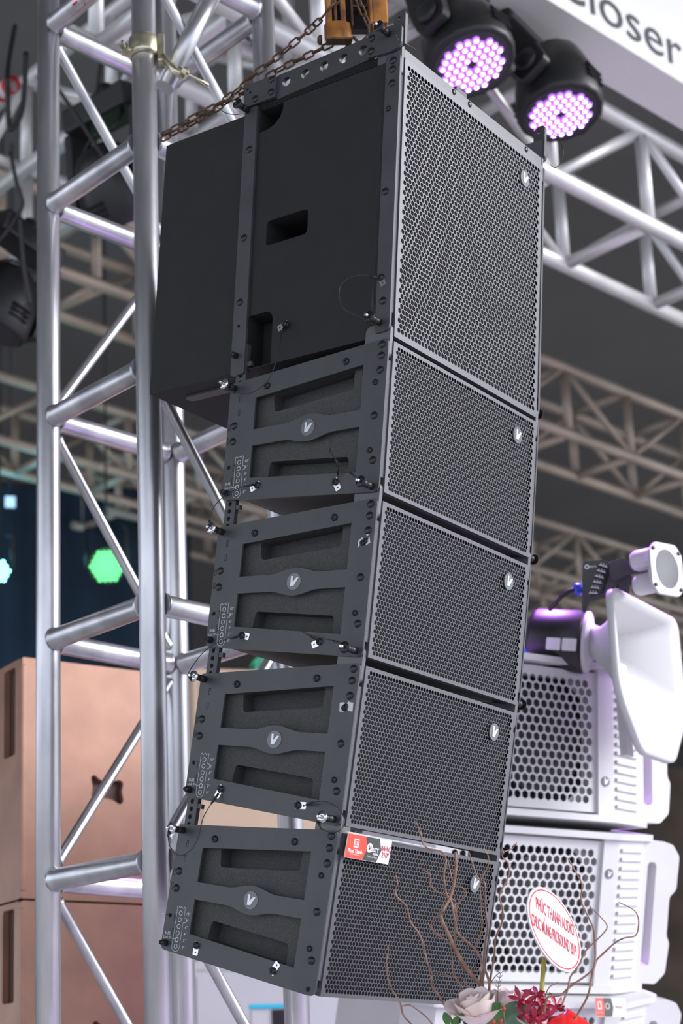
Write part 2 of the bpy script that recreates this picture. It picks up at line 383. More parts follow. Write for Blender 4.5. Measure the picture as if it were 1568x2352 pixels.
    locking_pin(root, -.376, .1108); locking_pin(root, -.376, .1108, sgn=-1)
M['plate2'] = mat('grey_coated_link', (.085, .085, .095), .42, spec=.8)
GRP = 'black line array speakers hanging in a curved column'
LBL = ['black line array speaker with side plates, directly below the big subwoofer', 'black line array speaker, second in the column, torn white sticker high on its side plate',
       'black line array speaker, third in the column, square torn sticker near its front edge', 'bottom black line array speaker, tilted most, with the product card and twigs before it']
proto = None
for i in range(1, 5):
    root = thing('line_array_speaker', LBL[i - 1], 'speaker', GRP, mw=MBOX[i])
    if proto is None: proto = root; make_box(root); PROTO = [(c, list(c.children)) for c in root.children]
    else:
        for c, gs in PROTO:
            k = inst(c, root)
            for g in gs: inst(g, k)
    lanyard_tab(root, -.2955, -.1017, (-1.2, 1.4, -.5, 0)[i - 1]); lanyard_tab(root, -.1030, -.1193, (.5, -1.2, 1.6, 2.6)[i - 1])
    if i == 4: MB().cyl((XP, -.375, -.055), (XP + .022, -.3755, -.0535), .0007, 6).build('wire_stub', 'chrome', root)
    if i < 4:
        locking_pin(root, -.0185, -.1385, bright=(i == 3)); locking_pin(root, -.0185, -.1385, sgn=-1, bright=False)
    lanyard(root, i, {1: [(654, 748), (646, 765), (641, 800), (624, 858), (601, 888), (571, 904), (540, 902), (511, 892)],
                      2: [(588, 1113), (560, 1117), (530, 1130), (505, 1148), (488, 1170), (481, 1195), (484, 1214)],
                      3: [(558, 1460), (530, 1466), (495, 1478), (465, 1500), (442, 1530), (432, 1550), (441, 1566)],
                      4: [(505, 1818), (485, 1846), (465, 1882), (455, 1925), (435, 1955), (410, 1965), (391, 1945), (386, 1922), (388, 1903)]}[i])
    if i < 4:
        lanyard(root, i, {1: [(776, 1096), (774, 1068), (764, 1040), (757, 1030), (760, 1042), (780, 1065), (803, 1086), (820, 1096)],
                          2: [(733, 1472), (712, 1461), (690, 1449), (685, 1447), (715, 1459), (765, 1472), (788, 1478)],
                          3: [(700, 1850), (718, 1843), (745, 1841), (775, 1855), (790, 1880), (785, 1903), (765, 1912), (740, 1905), (727, 1884)]}[i], bow=.012)
    if i in (2, 3):                                                       # torn paper left on the plate
        S = {2: [[(822, 1242), (832, 1234), (834, 1240), (831, 1246), (821, 1258)], [(838, 1244), (844, 1241), (848, 1232), (850, 1246), (842, 1251), (836, 1249)], [(840, 1228), (847, 1226), (844, 1231)]],
             3: [[(780, 1614), (790, 1613), (795, 1618), (800, 1611), (804, 1613), (811, 1614), (809, 1634), (800, 1633), (796, 1626), (788, 1635), (779, 1634)]]}[i]
        for L in S:
            P = [loc(i, a, b, XP + .0003) for a, b in L]
            MB().prism([[(p.y, p.z) for p in P]], sidefn(XP + .0004), sidefn(XP)).build('torn_sticker', 'paper', root)
        cx, cy = ((839, 1243), (794, 1623))[i - 2]; q = loc(i, cx, cy, XP)
        share('bolt', ME_SML, root, Matrix.Translation((XP, q.y, q.z)))

# product card clipped on the bottom box
MC = MBOX[4] @ Matrix.Translation((0, .004, 0)) @ Matrix.Rotation(math.radians(-2), 4, 'X')
pc = thing('product_card', 'small red, grey and white product card reading IWAC 210 on the bottom speaker', 'card', mw=MC)
ff = lambda y: (lambda u, v: (.2655 - u, y, .1495 - .0445 + v))
W_, H_ = .1385, .0445
MB().prism([[(0, 0), (W_, 0), (W_, H_), (0, H_)]], ff(0), ff(.0012)).build('card', 'paper', pc)
MB().prism([[(.0005, .0005), (.055, .0005), (.064, H_ / 2), (.055, H_ - .0005), (.0005, H_ - .0005)]], ff(.0012), ff(.0014)).build('red_panel', 'cardred', pc)
MB().prism([[(.055, .0005), (.099, .0005), (.109, H_ / 2), (.099, H_ - .0005), (.055, H_ - .0005), (.064, H_ / 2)]], ff(.0012), ff(.0014)).build('grey_panel', 'cardgrey', pc)
mb = MB(); fc = lambda cx, cy, y=.0017: (lambda u, v: (.2655 - cx - u, y, .105 + cy + v))
text_mb('IWAC', .0140, fc(.1235, .027), mb, bold=.0002, sx=.86); text_mb('210"', .0140, fc(.1235, .015), mb, bold=.0002, sx=.9); mb.build('card_lettering', 'redink', pc)
mb = MB(); text_mb('Phuc Thanh', .0098, fc(.029, .0135), mb, bold=.0003, sx=.95); text_mb('Light Acoustic System', .0034, fc(.029, .008), mb)
text_mb('ERITY', .0105, fc(.088, .0215), mb, bold=.0003, sx=.95); text_mb('AUDIO', .0052, fc(.093, .0145), mb, bold=.0002); text_mb('Closer to Music', .0050, fc(.083, .0085), mb)
mb.prism([circ(.0715, .0245, .0088, 20)], ff(.0014), ff(.0017))
for a in ([(.0215, .0205), (.0235, .0205), (.0235, .0345), (.0345, .0345), (.0345, .0205), (.0365, .0205), (.0365, .0365), (.0215, .0365)], [(.0255, .0245), (.0275, .0245), (.0275, .0325), (.0255, .0325)], [(.0305, .0245), (.0325, .0245), (.0325, .0325), (.0305, .0325)], [(.0245, .0205), (.0335, .0205), (.0335, .0228), (.0245, .0228)]):
    mb.prism([a], ff(.0014), ff(.0017))
mb.build('card_white_print', 'print', pc)
MB().prism([[(.0715 + u * .0075, .0245 + v * .0075) for u, v in VPOLY]], ff(.0017), ff(.0019)).build('card_emblem', 'cardgrey', pc)
MB().prism([[(.0, H_), (.30, H_), (.30, H_ + .0022), (0, H_ + .0022)]], ff(-.006), ff(.0012)).build('clear_rail', 'clear', pc)

# ---- subwoofer
sub = thing('subwoofer_speaker', 'tall black subwoofer cabinet with honeycomb front at the top of the column', 'speaker', mw=MBOX[0])
HS = .5762
body = [(-.014, .003), (-.014, .574), (-.62, .574), (-.62, .003)]
hand = rpoly([(-.322, .316), (-.216, .316), (-.216, .262), (-.322, .262)], .010)
lown = rpoly([(-.356, .118), (-.293, .118), (-.293, .0045), (-.356, .0045)], [.0, .022, 0, 0], 6)
upn = [(-.356, .5725), (-.295, .5725), (-.296, .556), (-.303, .541), (-.315, .530), (-.333, .524), (-.356, .522)]
mb = MB(); pocket_body(mb, body, [(hand, .09), (lown, .05), (upn, .05)], .2725); mb.build('cabinet', 'subcab', sub)
MB().box((-.262, -.014, .004), (.262, -.008, .572)).build('foam_backing', 'foam_shade', sub)
hex_grille(-WG, WG, 0, HS, .2530, .2790, .0116, .0021, .0012, .014).build('grille', 'grille', sub)
badge(sub, .0175, lambda u, v, h: (-.1893 - u, h + .0004, .5137 + v), 'front_badge')
for s in (1, -1):
    MB().prism([rpoly([(-.035, .008), (-.035, .5815), (-.0015, .5815), (-.0015, .008)], [.003, .003, .012, .014])], sidefn(s * XP), sidefn(s * .2729)).build('front_strip', 'plate', sub, bevel=.0007)
    MB().prism([rpoly([(-.3915, -.006), (-.3935, .583), (-.3600, .583), (-.3555, -.006)], [.008, .002, .002, .008]), circ(-.3764, .0996, .0035, 10)], sidefn(s * XP), sidefn(s * .2729)).build('rear_strip', 'plate', sub, bevel=.0007)
    MB().box((s * (WG + .0004), -.05, .047), (s * .2725, -.0035, .5380)).build('edge_strip', 'strip', sub)
    MB().prism([rrect(-.060, .541, -.0025, .640, .004, 3)], sidefn(s * .2648), sidefn(s * .2724)).build('front_link', 'plate2', sub)
    bolts(sub, ME_DOME, [(-.0174, .572 - .004), (-.0183, .5498), (-.0186, .5203), (-.0240, .2947), (-.0190, .0701), (-.3750, .4886), (-.3760, .2913), (-.3766, .1510)], sgn=s, name='dome_bolt')
    bolts(sub, ME_SML, [(-.0244, .4681)], sgn=s); bolts(sub, ME_SOCK, [(-.3785, .0354)], sgn=s, name='socket_bolt')
    locking_pin(sub, -.024, .0272, sgn=s, bright=False)
lanyard_tab(sub, -.0253, .1183, .4); lanyard_tab(sub, -.2544, .0759, -1.2)
lanyard(sub, 0, [(872, 640), (850, 634), (825, 632), (797, 641), (779, 664), (783, 700), (808, 721), (836, 731), (851, 738)], bow=.03)
MB().prism([rrect(.200, -.565, .226, -.40, .012, 5)], lambda a, b: (a, b, .003), lambda a, b: (a, b, -.0015)).build('bottom_strip', 'plate', sub)

# ---- flying frame on top of the subwoofer
fr = thing('flying_frame', 'black steel flying frame with a row of round holes on top of the subwoofer', 'rigging frame', mw=MBOX[0])
for s in (1, -1):
    MB().prism([rpoly([(-.3965, .587), (-.3120, .587), (-.3120, .6375), (-.3965, .6375)], .004), circ(-.388, .6265, .0035, 8), circ(-.3800, .618, .003, 8)], sidefn(s * .2810), sidefn(s * .2740)).build('rear_gusset', 'plate', fr, bevel=.0006)
    MB().prism([rpoly([(-.3120, .583), (-.070, .5945), (-.070, .6450), (-.3120, .6375)], .002)] + [circ(y, z, .0105, 20) for y, z in ((-.2896, .6162), (-.2409, .6171), (-.1929, .6178), (-.1442, .6184), (-.0964, .6198))], sidefn(s * .2740), sidefn(s * .2640)).build('side_bar', 'plate', fr, bevel=.0006)
    MB().prism([rpoly([(-.0800, .5930), (-.020, .5890), (.0010, .5945), (.0010, .6380), (-.0180, .6440), (-.0800, .6490)], [.002, .004, .012, .006, .01, .004])], sidefn(s * .2810), sidefn(s * .2741)).build('front_gusset', 'plate', fr, bevel=.0006)
    MB().prism([rpoly([(-.024, .600), (.0035, .600), (.0035, .668), (-.002, .6745), (-.016, .6735), (-.0245, .663)], [0, 0, .006, .006, .008, .008]), circ(-.0128, .6600, .0038, 12)], sidefn(s * .2735), sidefn(s * .2655)).build('lug', 'plate', fr, bevel=.0006)
    bolts(fr, ME_DOME, [(-.3233, .6286), (-.3233, .6003), (-.3653, .5982), (-.0704, .6331), (-.0711, .6056)], x=.2810, sgn=s, name='dome_bolt')
    locking_pin(fr, -.0300, .6280, x=.281, sgn=s, bright=False); locking_pin(fr, -.3850, .5790, x=.2795, sgn=s, bright=False)
MB().box((-.2636, -.040, .5775), (.2636, -.003, .5965)).build('front_crossbar', 'plate2', fr, bevel=.0008)
for s in (1, -1): MB().box((min(s * .250, s * .2720), -.392, .5755), (max(s * .250, s * .2720), -.0405, .5925)).build('gap_shade_filler', 'foam_shade', fr)  # black filler added for the shaded gap under the side bars
MB().box((-.2636, -.345, .590), (.2636, -.315, .632)).build('rear_crossbar', 'plate', fr, bevel=.0008)
MB().box((-.020, -.3145, .600), (.020, -.0405, .645)).build('centre_beam', 'plate', fr, bevel=.0008)
mb = bolt_mesh(.0065, .003, False)
for x in (.086, .0266, -.2000): share('rim_bolt', mb, fr, Matrix.Translation((x, -.003, .5875)) @ Matrix.Rotation(PI / 2, 4, 'Z'))
P = [loc(0, a, b, x) for a, b, x in ((908, 80, .312), (915, 92, .30), (930, 100, .29), (945, 108, .27), (958, 117, .25))]
MB().tube(smooth_path(P), .0009, 6).build('lanyard', 'wire', fr)
P = [loc(0, a, b, x) for a, b, x in ((498, 246, .33), (515, 258, .325), (535, 263, .318), (552, 262, .305))]
MB().tube(smooth_path(P), .0009, 6).build('lanyard', 'wire', fr)
P = [loc(0, a, b, -.285) for a, b in ((1268, 309), (1284, 320), (1293, 345), (1288, 372), (1275, 385), (1263, 378))]
MB().tube(smooth_path(P), .0009, 6).build('lanyard', 'wire', fr)

# ---------------------------------------------------------------- truss tower behind the array
E1 = cw((0.64895, -0.19792, -0.73464)).normalized(); E2 = cw((0.76049, 0.13954, 0.63418)).normalized(); ZU = V((0, 0, 1))
E1 = (E1 - ZU * E1.z).normalized(); E2 = (E2 - ZU * E2.z).normalized()
SIDE, RT = .4031, .0298
TW0 = CAM0 + cw((-.39741, 0, 4.1))
tower = thing('truss_tower', 'silver aluminium truss tower standing left behind the hanging black speakers', 'truss', loc=(TW0.x, TW0.y, 0))
PA = V((0, 0, 0)); CORN = {'A': PA, 'B': PA + E1 * SIDE, 'C': PA + E2 * SIDE, 'D': PA + (E1 + E2) * SIDE}
hz = TW0.z
for k, p in CORN.items(): MB().lathe(p, ZU, [(RT, 0), (RT, 6.2)], 28).build('post', 'alu', tower)
def rung(root, a, b, r, m, name, weld=True, n=18):
    d = (b - a); L = d.length
    prof = [(r * 1.16, 0), (r * 1.12, .008), (r, .014), (r, L - .014), (r * 1.12, L - .008), (r * 1.16, L)] if weld else [(r, 0), (r, L)]
    return MB().lathe(a, d, prof, n).build(name, m, root)
ZR = [2.37, 1.789, 1.262, .675, .099, -.481, -1.06, -1.64, -2.22]
for k, z in enumerate(ZR):
    for a, b in (('A', 'B'), ('A', 'C'), ('B', 'D'), ('C', 'D')):
        p, q = CORN[a], CORN[b]; d = (q - p).normalized() * (RT * .93)
        h = V((0, 0, hz + z)); rung(tower, p + d + h, q - d + h, .0255, 'alu', 'rung')
    if k < len(ZR) - 1:
        for a, b in (('A', 'C'), ('B', 'D')):
            zu, zl = hz + z - .045, hz + ZR[k + 1] + .045
            if k % 2 == 0: zu, zl = zl, zu
            p = CORN[a] + V((0, 0, zu)); q = CORN[b] + V((0, 0, zl)); d = (CORN[b] - CORN[a]).normalized() * (RT * .9)
            rung(tower, p + d, q - d, .0130, 'alu', 'diagonal', n=12)
# red marker letters on the top rung
ra = TW0 + V((0, 0, 1.789 + .0)); fwd = (CAM0 - ra).normalized(); fwd = (fwd - E1 * fwd.dot(E1)).normalized(); upv = E1.cross(fwd) * -1
if upv.z < 0: upv = -upv
def onrung(u, v):
    t = v / .0256 + .15; return ra + E1 * (.165 + u) + (fwd * math.cos(t) + upv * math.sin(t)) * .0258 - V((TW0.x, TW0.y, 0))
text_mb('HA', .056, onrung, bold=.0008).build('marker_letters', 'redink', tower)

def box_truss(label, O, a, b, k0, k1, s, cell, r, m, group=None, rs=None):
    """four chords; O is a node of the chord nearest the camera at the bottom, a the run, b the way to the far side"""
    O = V(O); root = thing('lighting_truss', label, 'truss', group, loc=O)
    rs = rs or r * .62; L0, L1 = k0 * cell - .1, k1 * cell + .1
    me = MB().lathe(a * L0, a, [(r, 0), (r, L1 - L0)], 16).mesh('chord'); me.materials.append(M[m])
    for i in (0, 1):
        for j in (0, 1): share('chord', me, root, Matrix.Translation(b * (s * i) + ZU * (s * j)))
    mv = MB().lathe(ZU * (r * .9), ZU, [(r * .85, 0), (r * .85, s - 1.8 * r)], 12).mesh('strut'); mv.materials.append(M[m])
    mh = MB().lathe(b * (r * .9), b, [(r * .85, 0), (r * .85, s - 1.8 * r)], 12).mesh('cross_strut'); mh.materials.append(M[m])
    d0 = a * cell + ZU * s; d1 = a * cell - ZU * s
    md = [MB().lathe(d.normalized() * .04, d, [(rs, 0), (rs, d.length - .08)], 10).mesh('diagonal') for d in (d0, d1)]
    for x in md: x.materials.append(M[m])
    for k in range(k0, k1 + 1):
        p = a * (k * cell)
        for i in (0, 1):
            share('strut', mv, root, Matrix.Translation(p + b * (s * i))); share('cross_strut', mh, root, Matrix.Translation(p + ZU * (s * i)))
            if k < k1:
                if (k + i) % 2: share('diagonal', md[0], root, Matrix.Translation(p + b * (s * i)))
                else: share('diagonal', md[1], root, Matrix.Translation(p + b * (s * i) + ZU * s))
    return root
GT = 'box trusses under the dark ceiling'
box_truss('bright silver box truss carrying the two purple lights, upper right', U(1490, 517, 6.5), E2, -E1, -4, 4, .403, .58, .0300, 'aluw', GT)
box_truss('brownish box truss across the right side below the bright silver one', U(1306, 997, 9.6), E2, -E1, -2, 5, .403, .58, .030, 'aluf', GT)
box_truss('dim distant box truss behind the white horn on the right', U(1330, 1335, 13.3), E2, -E1, -1, 7, .403, .58, .030, 'aluf', GT)
box_truss('faint farthest box truss low behind the white horn', U(1250, 1420, 17.5), E2, -E1, -3, 9, .403, .58, .030, 'aluf', GT)
box_truss('grey box truss crossing behind the upper half of the silver tower', U(222, 653, 8.6), E2, -E1, -2, 2, .403, .58, .030, 'aluf', GT)
box_truss('grey distant box truss crossing behind the middle of the silver tower', U(120, 1043, 10.3), E2, -E1, -3, 5, .403, .58, .030, 'aluf', GT)
box_truss('brown distant box truss showing between tower and black speakers', U(420, 1215, 12.2), E2, -E1, -1, 5, .403, .58, .030, 'aluf', GT)
box_truss('silver box truss rising to the right behind the top of the tower', U(60, 385, 7.0), E1, E2, -1, 3, .403, .58, .0290, 'aluw', GT)
# red and white tape on the tilted truss
def tape(px, py, px2, py2, Z, Z2, r, label, seq):
    a, b = U(px, py, Z), U(px2, py2, Z2); d = (b - a); n = len(seq); root = thing('barrier_tape', label, 'tape', loc=a)
    for k, c in enumerate(seq):
        o = MB().lathe(d * (k / n), d, [(r, 0), (r, d.length / n * .98)], 16, cap0=False, cap1=False).build('tape_band', 'red' if c == 'r' else 'paper', root)

# ---------------------------------------------------------------- scaffold tube and clamp on the tower
pb = TW0 + E1 * SIDE
def py_of(w): c = RCW.transposed() @ (w - CAM0); return PPY + FPX * c.y / c.z
cz = 3.0
while py_of(V((pb.x, pb.y, cz))) > 112: cz += .002
ta, tb = U(378, 200, 4.20), U(512, -60, 4.30)
st = tag(MB().lathe(ta, tb - ta, [(.0235, 0), (.0235, (tb - ta).length)], 24).build('scaffold_tube', 'alu'), 'loose silver scaffold tube slanting up from the brass-coloured clamp', 'tube')
cb = V((pb.x, pb.y, cz))
cl = thing('scaffold_clamp', 'yellow zinc scaffold clamp bolted round the tower post at the top', 'clamp', loc=cb)
MB().lathe((0, 0, -.026), ZU, [(RT * 1.03, 0), (RT * 1.22, .002), (RT * 1.28, .010), (RT * 1.28, .042), (RT * 1.22, .050), (RT * 1.03, .052)], 24, cap0=False, cap1=False).build('clamp_ring', 'zinc', cl)
rv = cw((1, 0, 0)); rv = (rv - ZU * rv.z).normalized(); bv = ZU.cross(rv)
fx = lambda p: rv * p.x + bv * p.y + ZU * p.z
MB().box((.034, -.020, -.045), (.052, .020, .030), fx).build('clamp_jaw', 'zinc', cl, bevel=.003)
MB().tube([fx(V((.045, -.012, -.03))), fx(V((.075, -.02, -.075))), fx(V((.10, -.02, -.095)))], .009, 10).build('swivel', 'zinc', cl)
MB().tube([fx(V((.085, -.03, -.075))), fx(V((.155, -.03, -.125)))], .0045, 8).build('clamp_bolt', 'zinc', cl)
MB().lathe(fx(V((.095, -.03, -.082))), fx(V((.7, 0, -.5))), [(.011, 0), (.011, .012)], 6, sm=False).build('clamp_nut', 'zinc', cl)
MB().lathe(fx(V((-.042, -.022, -.02))), fx(V((-.3, -1, .3))), [(.010, 0), (.010, .012), (.004, .013), (.004, .03)], 6, sm=False).build('clamp_nut', 'zinc', cl)
MB().box((-.055, -.030, -.024), (-.028, -.005, -.012), fx).build('clamp_lip', 'zinc', cl, bevel=.003)

# ---------------------------------------------------------------- chain hoist
ZH = 3.74; q = lambda px, py, dz=0: U(px, py, ZH + dz)
ho = thing('chain_hoist', 'rusty orange chain hoist hanging over the flying frame', 'hoist', loc=q(800, 107))
O_ = q(800, 107); hq = lambda px, py, dz=0: q(px, py, dz) - O_
px1 = ZH / FPX
hx, hy, hzv = cw((1, 0, 0)), cw((0, 0, 1)), ZU                             # hoist axes
bx = lambda x0, x1, z0, z1, y0, y1: MB().box((x0 * px1, y0, z0 * px1), (x1 * px1, y1, z1 * px1), lambda p: hx * p.x + hy * p.y + hzv * p.z)
mb = MB(); R = 31 * px1
ring = lambda r, z: [hx * ((-25) * px1 + r * math.cos(a)) + hy * (-.02 + r * math.sin(a)) + hzv * z * px1 for a in [math.radians(165 + 210 * k / 14) for k in range(15)]]
mb.rings([ring(R, 2), ring(R, 46), ring(R - .004, 46), ring(R - .004, 2)], closed=False, cap0=False, cap1=False)
mb.build('guard', 'orange', ho)
bx(-54, 6, -2, 3, -.05, -.01).build('guard_base', 'rust', ho, bevel=.002)
for a, b in ((-50, -38), (-33, -26), (-18, -6), (6, 11)): bx(a, b, 40, 150, -.035, -.012).build('side_bar', 'orange' if a in (-50, -18) else 'rust', ho, bevel=.0015)
bx(53, 89, 42, 150, -.045, .03).build('motor_cover', 'orange', ho, bevel=.003)
bx(47, 53, 42, 150, -.05, .03).build('cover_flange', 'orange', ho, bevel=.001)
bx(8, 50, 95, 101, -.02, -.01).build('cross_pin', 'rust', ho)
bx(-48, 50, 45, 150, .0, .03).build('back_plate', 'blackmetal', ho)
MB().lathe(hq(739, 92), hx * -1, [(.011, 0), (.011, .006), (.006, .010)], 10).build('bolt', 'rust', ho)
MB().tube([hx * .0 + hzv * 0, hzv * -.04, hx * .02 + hzv * -.08, hzv * -.115, hx * -.03 + hzv * -.085], .008, 10).build('hook', 'rust', ho)
def chain(label, P, parent=None, pitch=.0232):
    P = smooth_path(P, 8); root = thing('hoist_chain', label, 'chain', loc=P[0])
    n = 20; Lk = .0070; R_ = .0062; w = .0023; path = []
    for k in range(n):
        a = 2 * PI * k / n; x = R_ * math.cos(a); z = R_ * math.sin(a) + (Lk if math.sin(a) >= 0 else -Lk); path.append(V((x, 0, z)))
    rg = []
    for k in range(n):
        t = (path[(k + 1) % n] - path[k - 1]).normalized(); X = V((0, 1, 0)); Y = t.cross(X)
        rg.append([path[k] + X * (w * math.cos(2 * PI * j / 7)) + Y * (w * math.sin(2 * PI * j / 7)) for j in range(7)])
    me = MB().rings(rg + [rg[0]], cap0=False, cap1=False).mesh('chain_link'); me.materials.append(M['rust'])
    acc = 0.0; k = 0; nxt = 0.0
    for a, b in zip(P[:-1], P[1:]):
        d = b - a; L = d.length
        while nxt <= acc + L:
            p = a + d * ((nxt - acc) / L) - P[0]; X, Y, Z = frame_from(d, (0.3, -.6, .7)); ang = .5 + (PI / 2) * (k % 2) + random.uniform(-.2, .2)
            A = X * math.cos(ang) + Y * math.sin(ang); B_ = Z.cross(A)
            share('chain_link', me, root, Matrix(((A.x, B_.x, Z.x, p.x), (A.y, B_.y, Z.y, p.y), (A.z, B_.z, Z.z, p.z), (0, 0, 0, 1)))); k += 1; nxt += pitch
        acc += L
    return root
chain('upper rusty chain sagging from the hoist down to the left', [q(772, 0, -.05), q(748, 30, -.04), q(718, 62, .0), q(670, 103, .0), q(622, 143, .02), q(583, 172, .03), q(545, 208, .05), q(500, 240, .06), q(452, 265, .08), q(405, 292, .1), q(366, 312, .12)])
chain('lower rusty chain hanging behind the perforated frame bar', [q(752, 106, .02), q(728, 117, .02), q(698, 132, .03), q(660, 150, .04), q(622, 172, .05), q(580, 205, .06), q(540, 222, .07), q(500, 248, .09), q(455, 276, .11), q(410, 300, .13), q(368, 322, .15)])
chain('short rusty chain loop hanging inside the hoist', [q(822, 0, -.055), q(832, 25, -.055), q(842, 48, -.055), q(852, 70, -.055), q(842, 92, -.05), q(822, 96, -.05), q(812, 80, -.045)])

# ---------------------------------------------------------------- moving head lights
def moving_head(label, F, n, p, base, lit=True, sc=1.0, group=None, spot=0.0):
    n = cw(n).normalized(); p = cw(p); p = (p - n * p.dot(n)).normalized(); g = n.cross(p); bd = cw(base).normalized(); bd = (bd - p * bd.dot(p)).normalized()
    root = thing('moving_head_light', label, 'stage light', group, loc=F)
    C_ = n * (-.11 * sc); S = lambda r, h: (r * sc, h * sc)
    MB().lathe((0, 0, 0), n, [S(.125, -.002), S(.142, 0), S(.150, -.014), S(.148, -.07), S(.142, -.13), S(.128, -.17), S(.118, -.20), S(.10, -.245), S(.07, -.275), S(.03, -.288)], 16, x=p).build('head_shell', 'black', root, bevel=.004)
    MB().lathe((0, 0, 0), n, [S(.126, -.004), S(.126, .001)], 40).build('face_plate', 'darkgrey', root)
    mv = MB().box((-.045, -.005, -.004), (.045, .005, .004), lambda q: (p * q.x + n * q.z * 1.2) * sc + g * (q.y * sc)).mesh('vent_slot'); mv.materials.append(M['foam_shade'])
    for s in (1, -1):
        for k in range(3): share('vent_slot', mv, root, Matrix.Translation(g * (s * .146 * sc) + n * (-(.06 + .022 * k) * sc)))
    MB().lathe(g * (-.143 * sc) + n * (-.035 * sc), g * -1, [(.010, 0), (.010, .004)], 10).build('screw', 'foam_shade', root)
    if lit:
        ml = MB().lathe((0, 0, 0), n, [S(.0125, 0), S(.0118, .004), S(.0098, .007), S(.0070, .0088)], 14).mesh('led_lens'); ml.materials.append(M['lens'])
        mc = MB().lathe((0, 0, 0), n, [S(.0069, .0087), S(.005, .0098), S(.001, .0102)], 12).mesh('led_core'); mc.materials.append(M['lensc'])
        for i in range(-4, 5):
            for j in range(-4, 5):
                if abs(i + j) > 4 or (i == 0 and j == 0): continue
                if sorted((abs(i), abs(j), abs(i + j))) == [0, 4, 4]: continue
                w = (p * (i + j * .5) + g * (j * .8660)) * (.0272 * sc)
                o = share('led_lens', ml, root, Matrix.Translation(w + n * .001)); share('led_core', mc, o)
        if spot:
            ld = bpy.data.lights.new('stage_beam', 'SPOT'); ld.energy = spot; ld.color = (.55, .22, 1.0); ld.spot_size = math.radians(70); ld.spot_blend = .9; ld.shadow_soft_size = .09
            lo = bpy.data.objects.new('stage_beam', ld); COL.objects.link(lo); lo.parent = root; lo.location = n * .03; lo.rotation_euler = (-n).to_track_quat('Z', 'Y').to_euler()
    y = MB()
    for s in (1, -1):
        a = C_ + p * (s * .158 * sc); X = p * (.018 * sc * s); w = n.cross(p).normalized(); e = bd.cross(p).normalized()
        prof = [(-.055, -.055), (.055, -.055), (.062, .03), (.05, .27), (-.05, .27), (-.062, .03)]
        y = MB().prism([rpoly([(u * sc, v * sc) for u, v in prof], .02 * sc, 3)], lambda u, v: a + e * u + bd * v, lambda u, v: a + X * 1.9 + e * u + bd * v); y.build('yoke_arm', 'black', root, bevel=.006)
        MB().lathe(a + X * 1.9, p * s, [S(.040, 0), S(.040, .012), S(.028, .016), S(.014, .02)], 16).build('pivot_cap', 'black', root)
    bc = C_ + bd * (.30 * sc)
    MB().box((-.165, -.08, -.045), (.165, .08, .045), lambda q: bc + (p * q.x + e * q.y + bd * q.z) * sc).build('base_box', 'black', root, bevel=.012)
    MB().lathe(bc, bd, [S(.03, .04), S(.03, .09), S(.022, .1)], 12).build('clamp_stem', 'blackmetal', root)
    P = smooth_path([bc + p * .1 * sc, C_ - n * .16 * sc + p * .11 * sc + bd * .05, C_ - n * .20 * sc - p * .02 * sc - g * .02, C_ - n * .1 * sc - p * .15 * sc])
    MB().tube(P, .007 * sc, 8).build('head_cable', 'cable', root)
    return root
GM = 'black moving head lights'
moving_head('purple-lit LED moving head light, upper one, right above the subwoofer', U(1083, 148, 5.45), (.15, .85, -.50), (.6, -.1, .8), (-.45, -.85, .2), group=GM, sc=.98, spot=260)
moving_head('purple-lit LED moving head light, lower one, near the white banner', U(1287, 262, 5.75), (.05, .91, -.41), (.6, -.1, .8), (-.55, -.75, .35), group=GM, sc=.98, spot=1000)
moving_head('unlit black moving head light seen between the two left tower posts', U(300, 505, 6.2), (.45, .85, .30), (.80, .1, -.6), (-.10, -1, .05), lit=False, group=GM, sc=1.0)
moving_head('unlit black moving head light cut by the left edge', U(-22, 760, 6.3), (-.35, .9, -.15), (.7, .1, .7), (.25, -.9, .2), lit=False, group=GM, sc=.92)
# cables on the left
def cable(label, pts, r=.007):
    P = smooth_path([U(*p) for p in pts], 6); o = MB().tube([p - P[0] for p in P], r, 8).build('cable', 'cable'); o.location = P[0]
    return tag(o, label, 'cable')
cable('thin black cable loop hanging beside the left tower post, top', [(34, 60, 6.6), (18, 160, 6.2), (18, 230, 6.2), (22, 295, 6.2), (40, 280, 6.2), (54, 230, 6.2), (60, 120, 6.2)], .010)
cable('long black cable curving down the left edge to the cut-off light', [(24, 350, 6.0), (38, 420, 6.0), (52, 470, 6.0), (30, 510, 6.0), (0, 550, 6.0), (-30, 580, 6.0)])
cable('black cable running diagonally between the two left tower posts', [(130, 200, 6.0), (165, 250, 6.0), (205, 310, 6.0), (250, 380, 6.0)])
cable('short black cable dropping to the unlit light between the tower posts', [(232, 140, 6.3), (225, 200, 6.3), (222, 250, 6.3), (236, 320, 6.3)], .008)
cable('black cable falling from the left truss to the lower light', [(45, 500, 6.0), (50, 560, 6.0), (56, 620, 6.0), (70, 700, 6.0)], .008)
tape(400, 176, 575, 78, 7.15, 6.65, .034, 'red and white barrier tape wound on the sloping tube right of the clamp', 'wrwwwrw')
tape(2, 215, 30, 192, 6.95, 6.85, .036, 'red and white barrier tape wound on the sloping tube at the left edge', 'rwr')

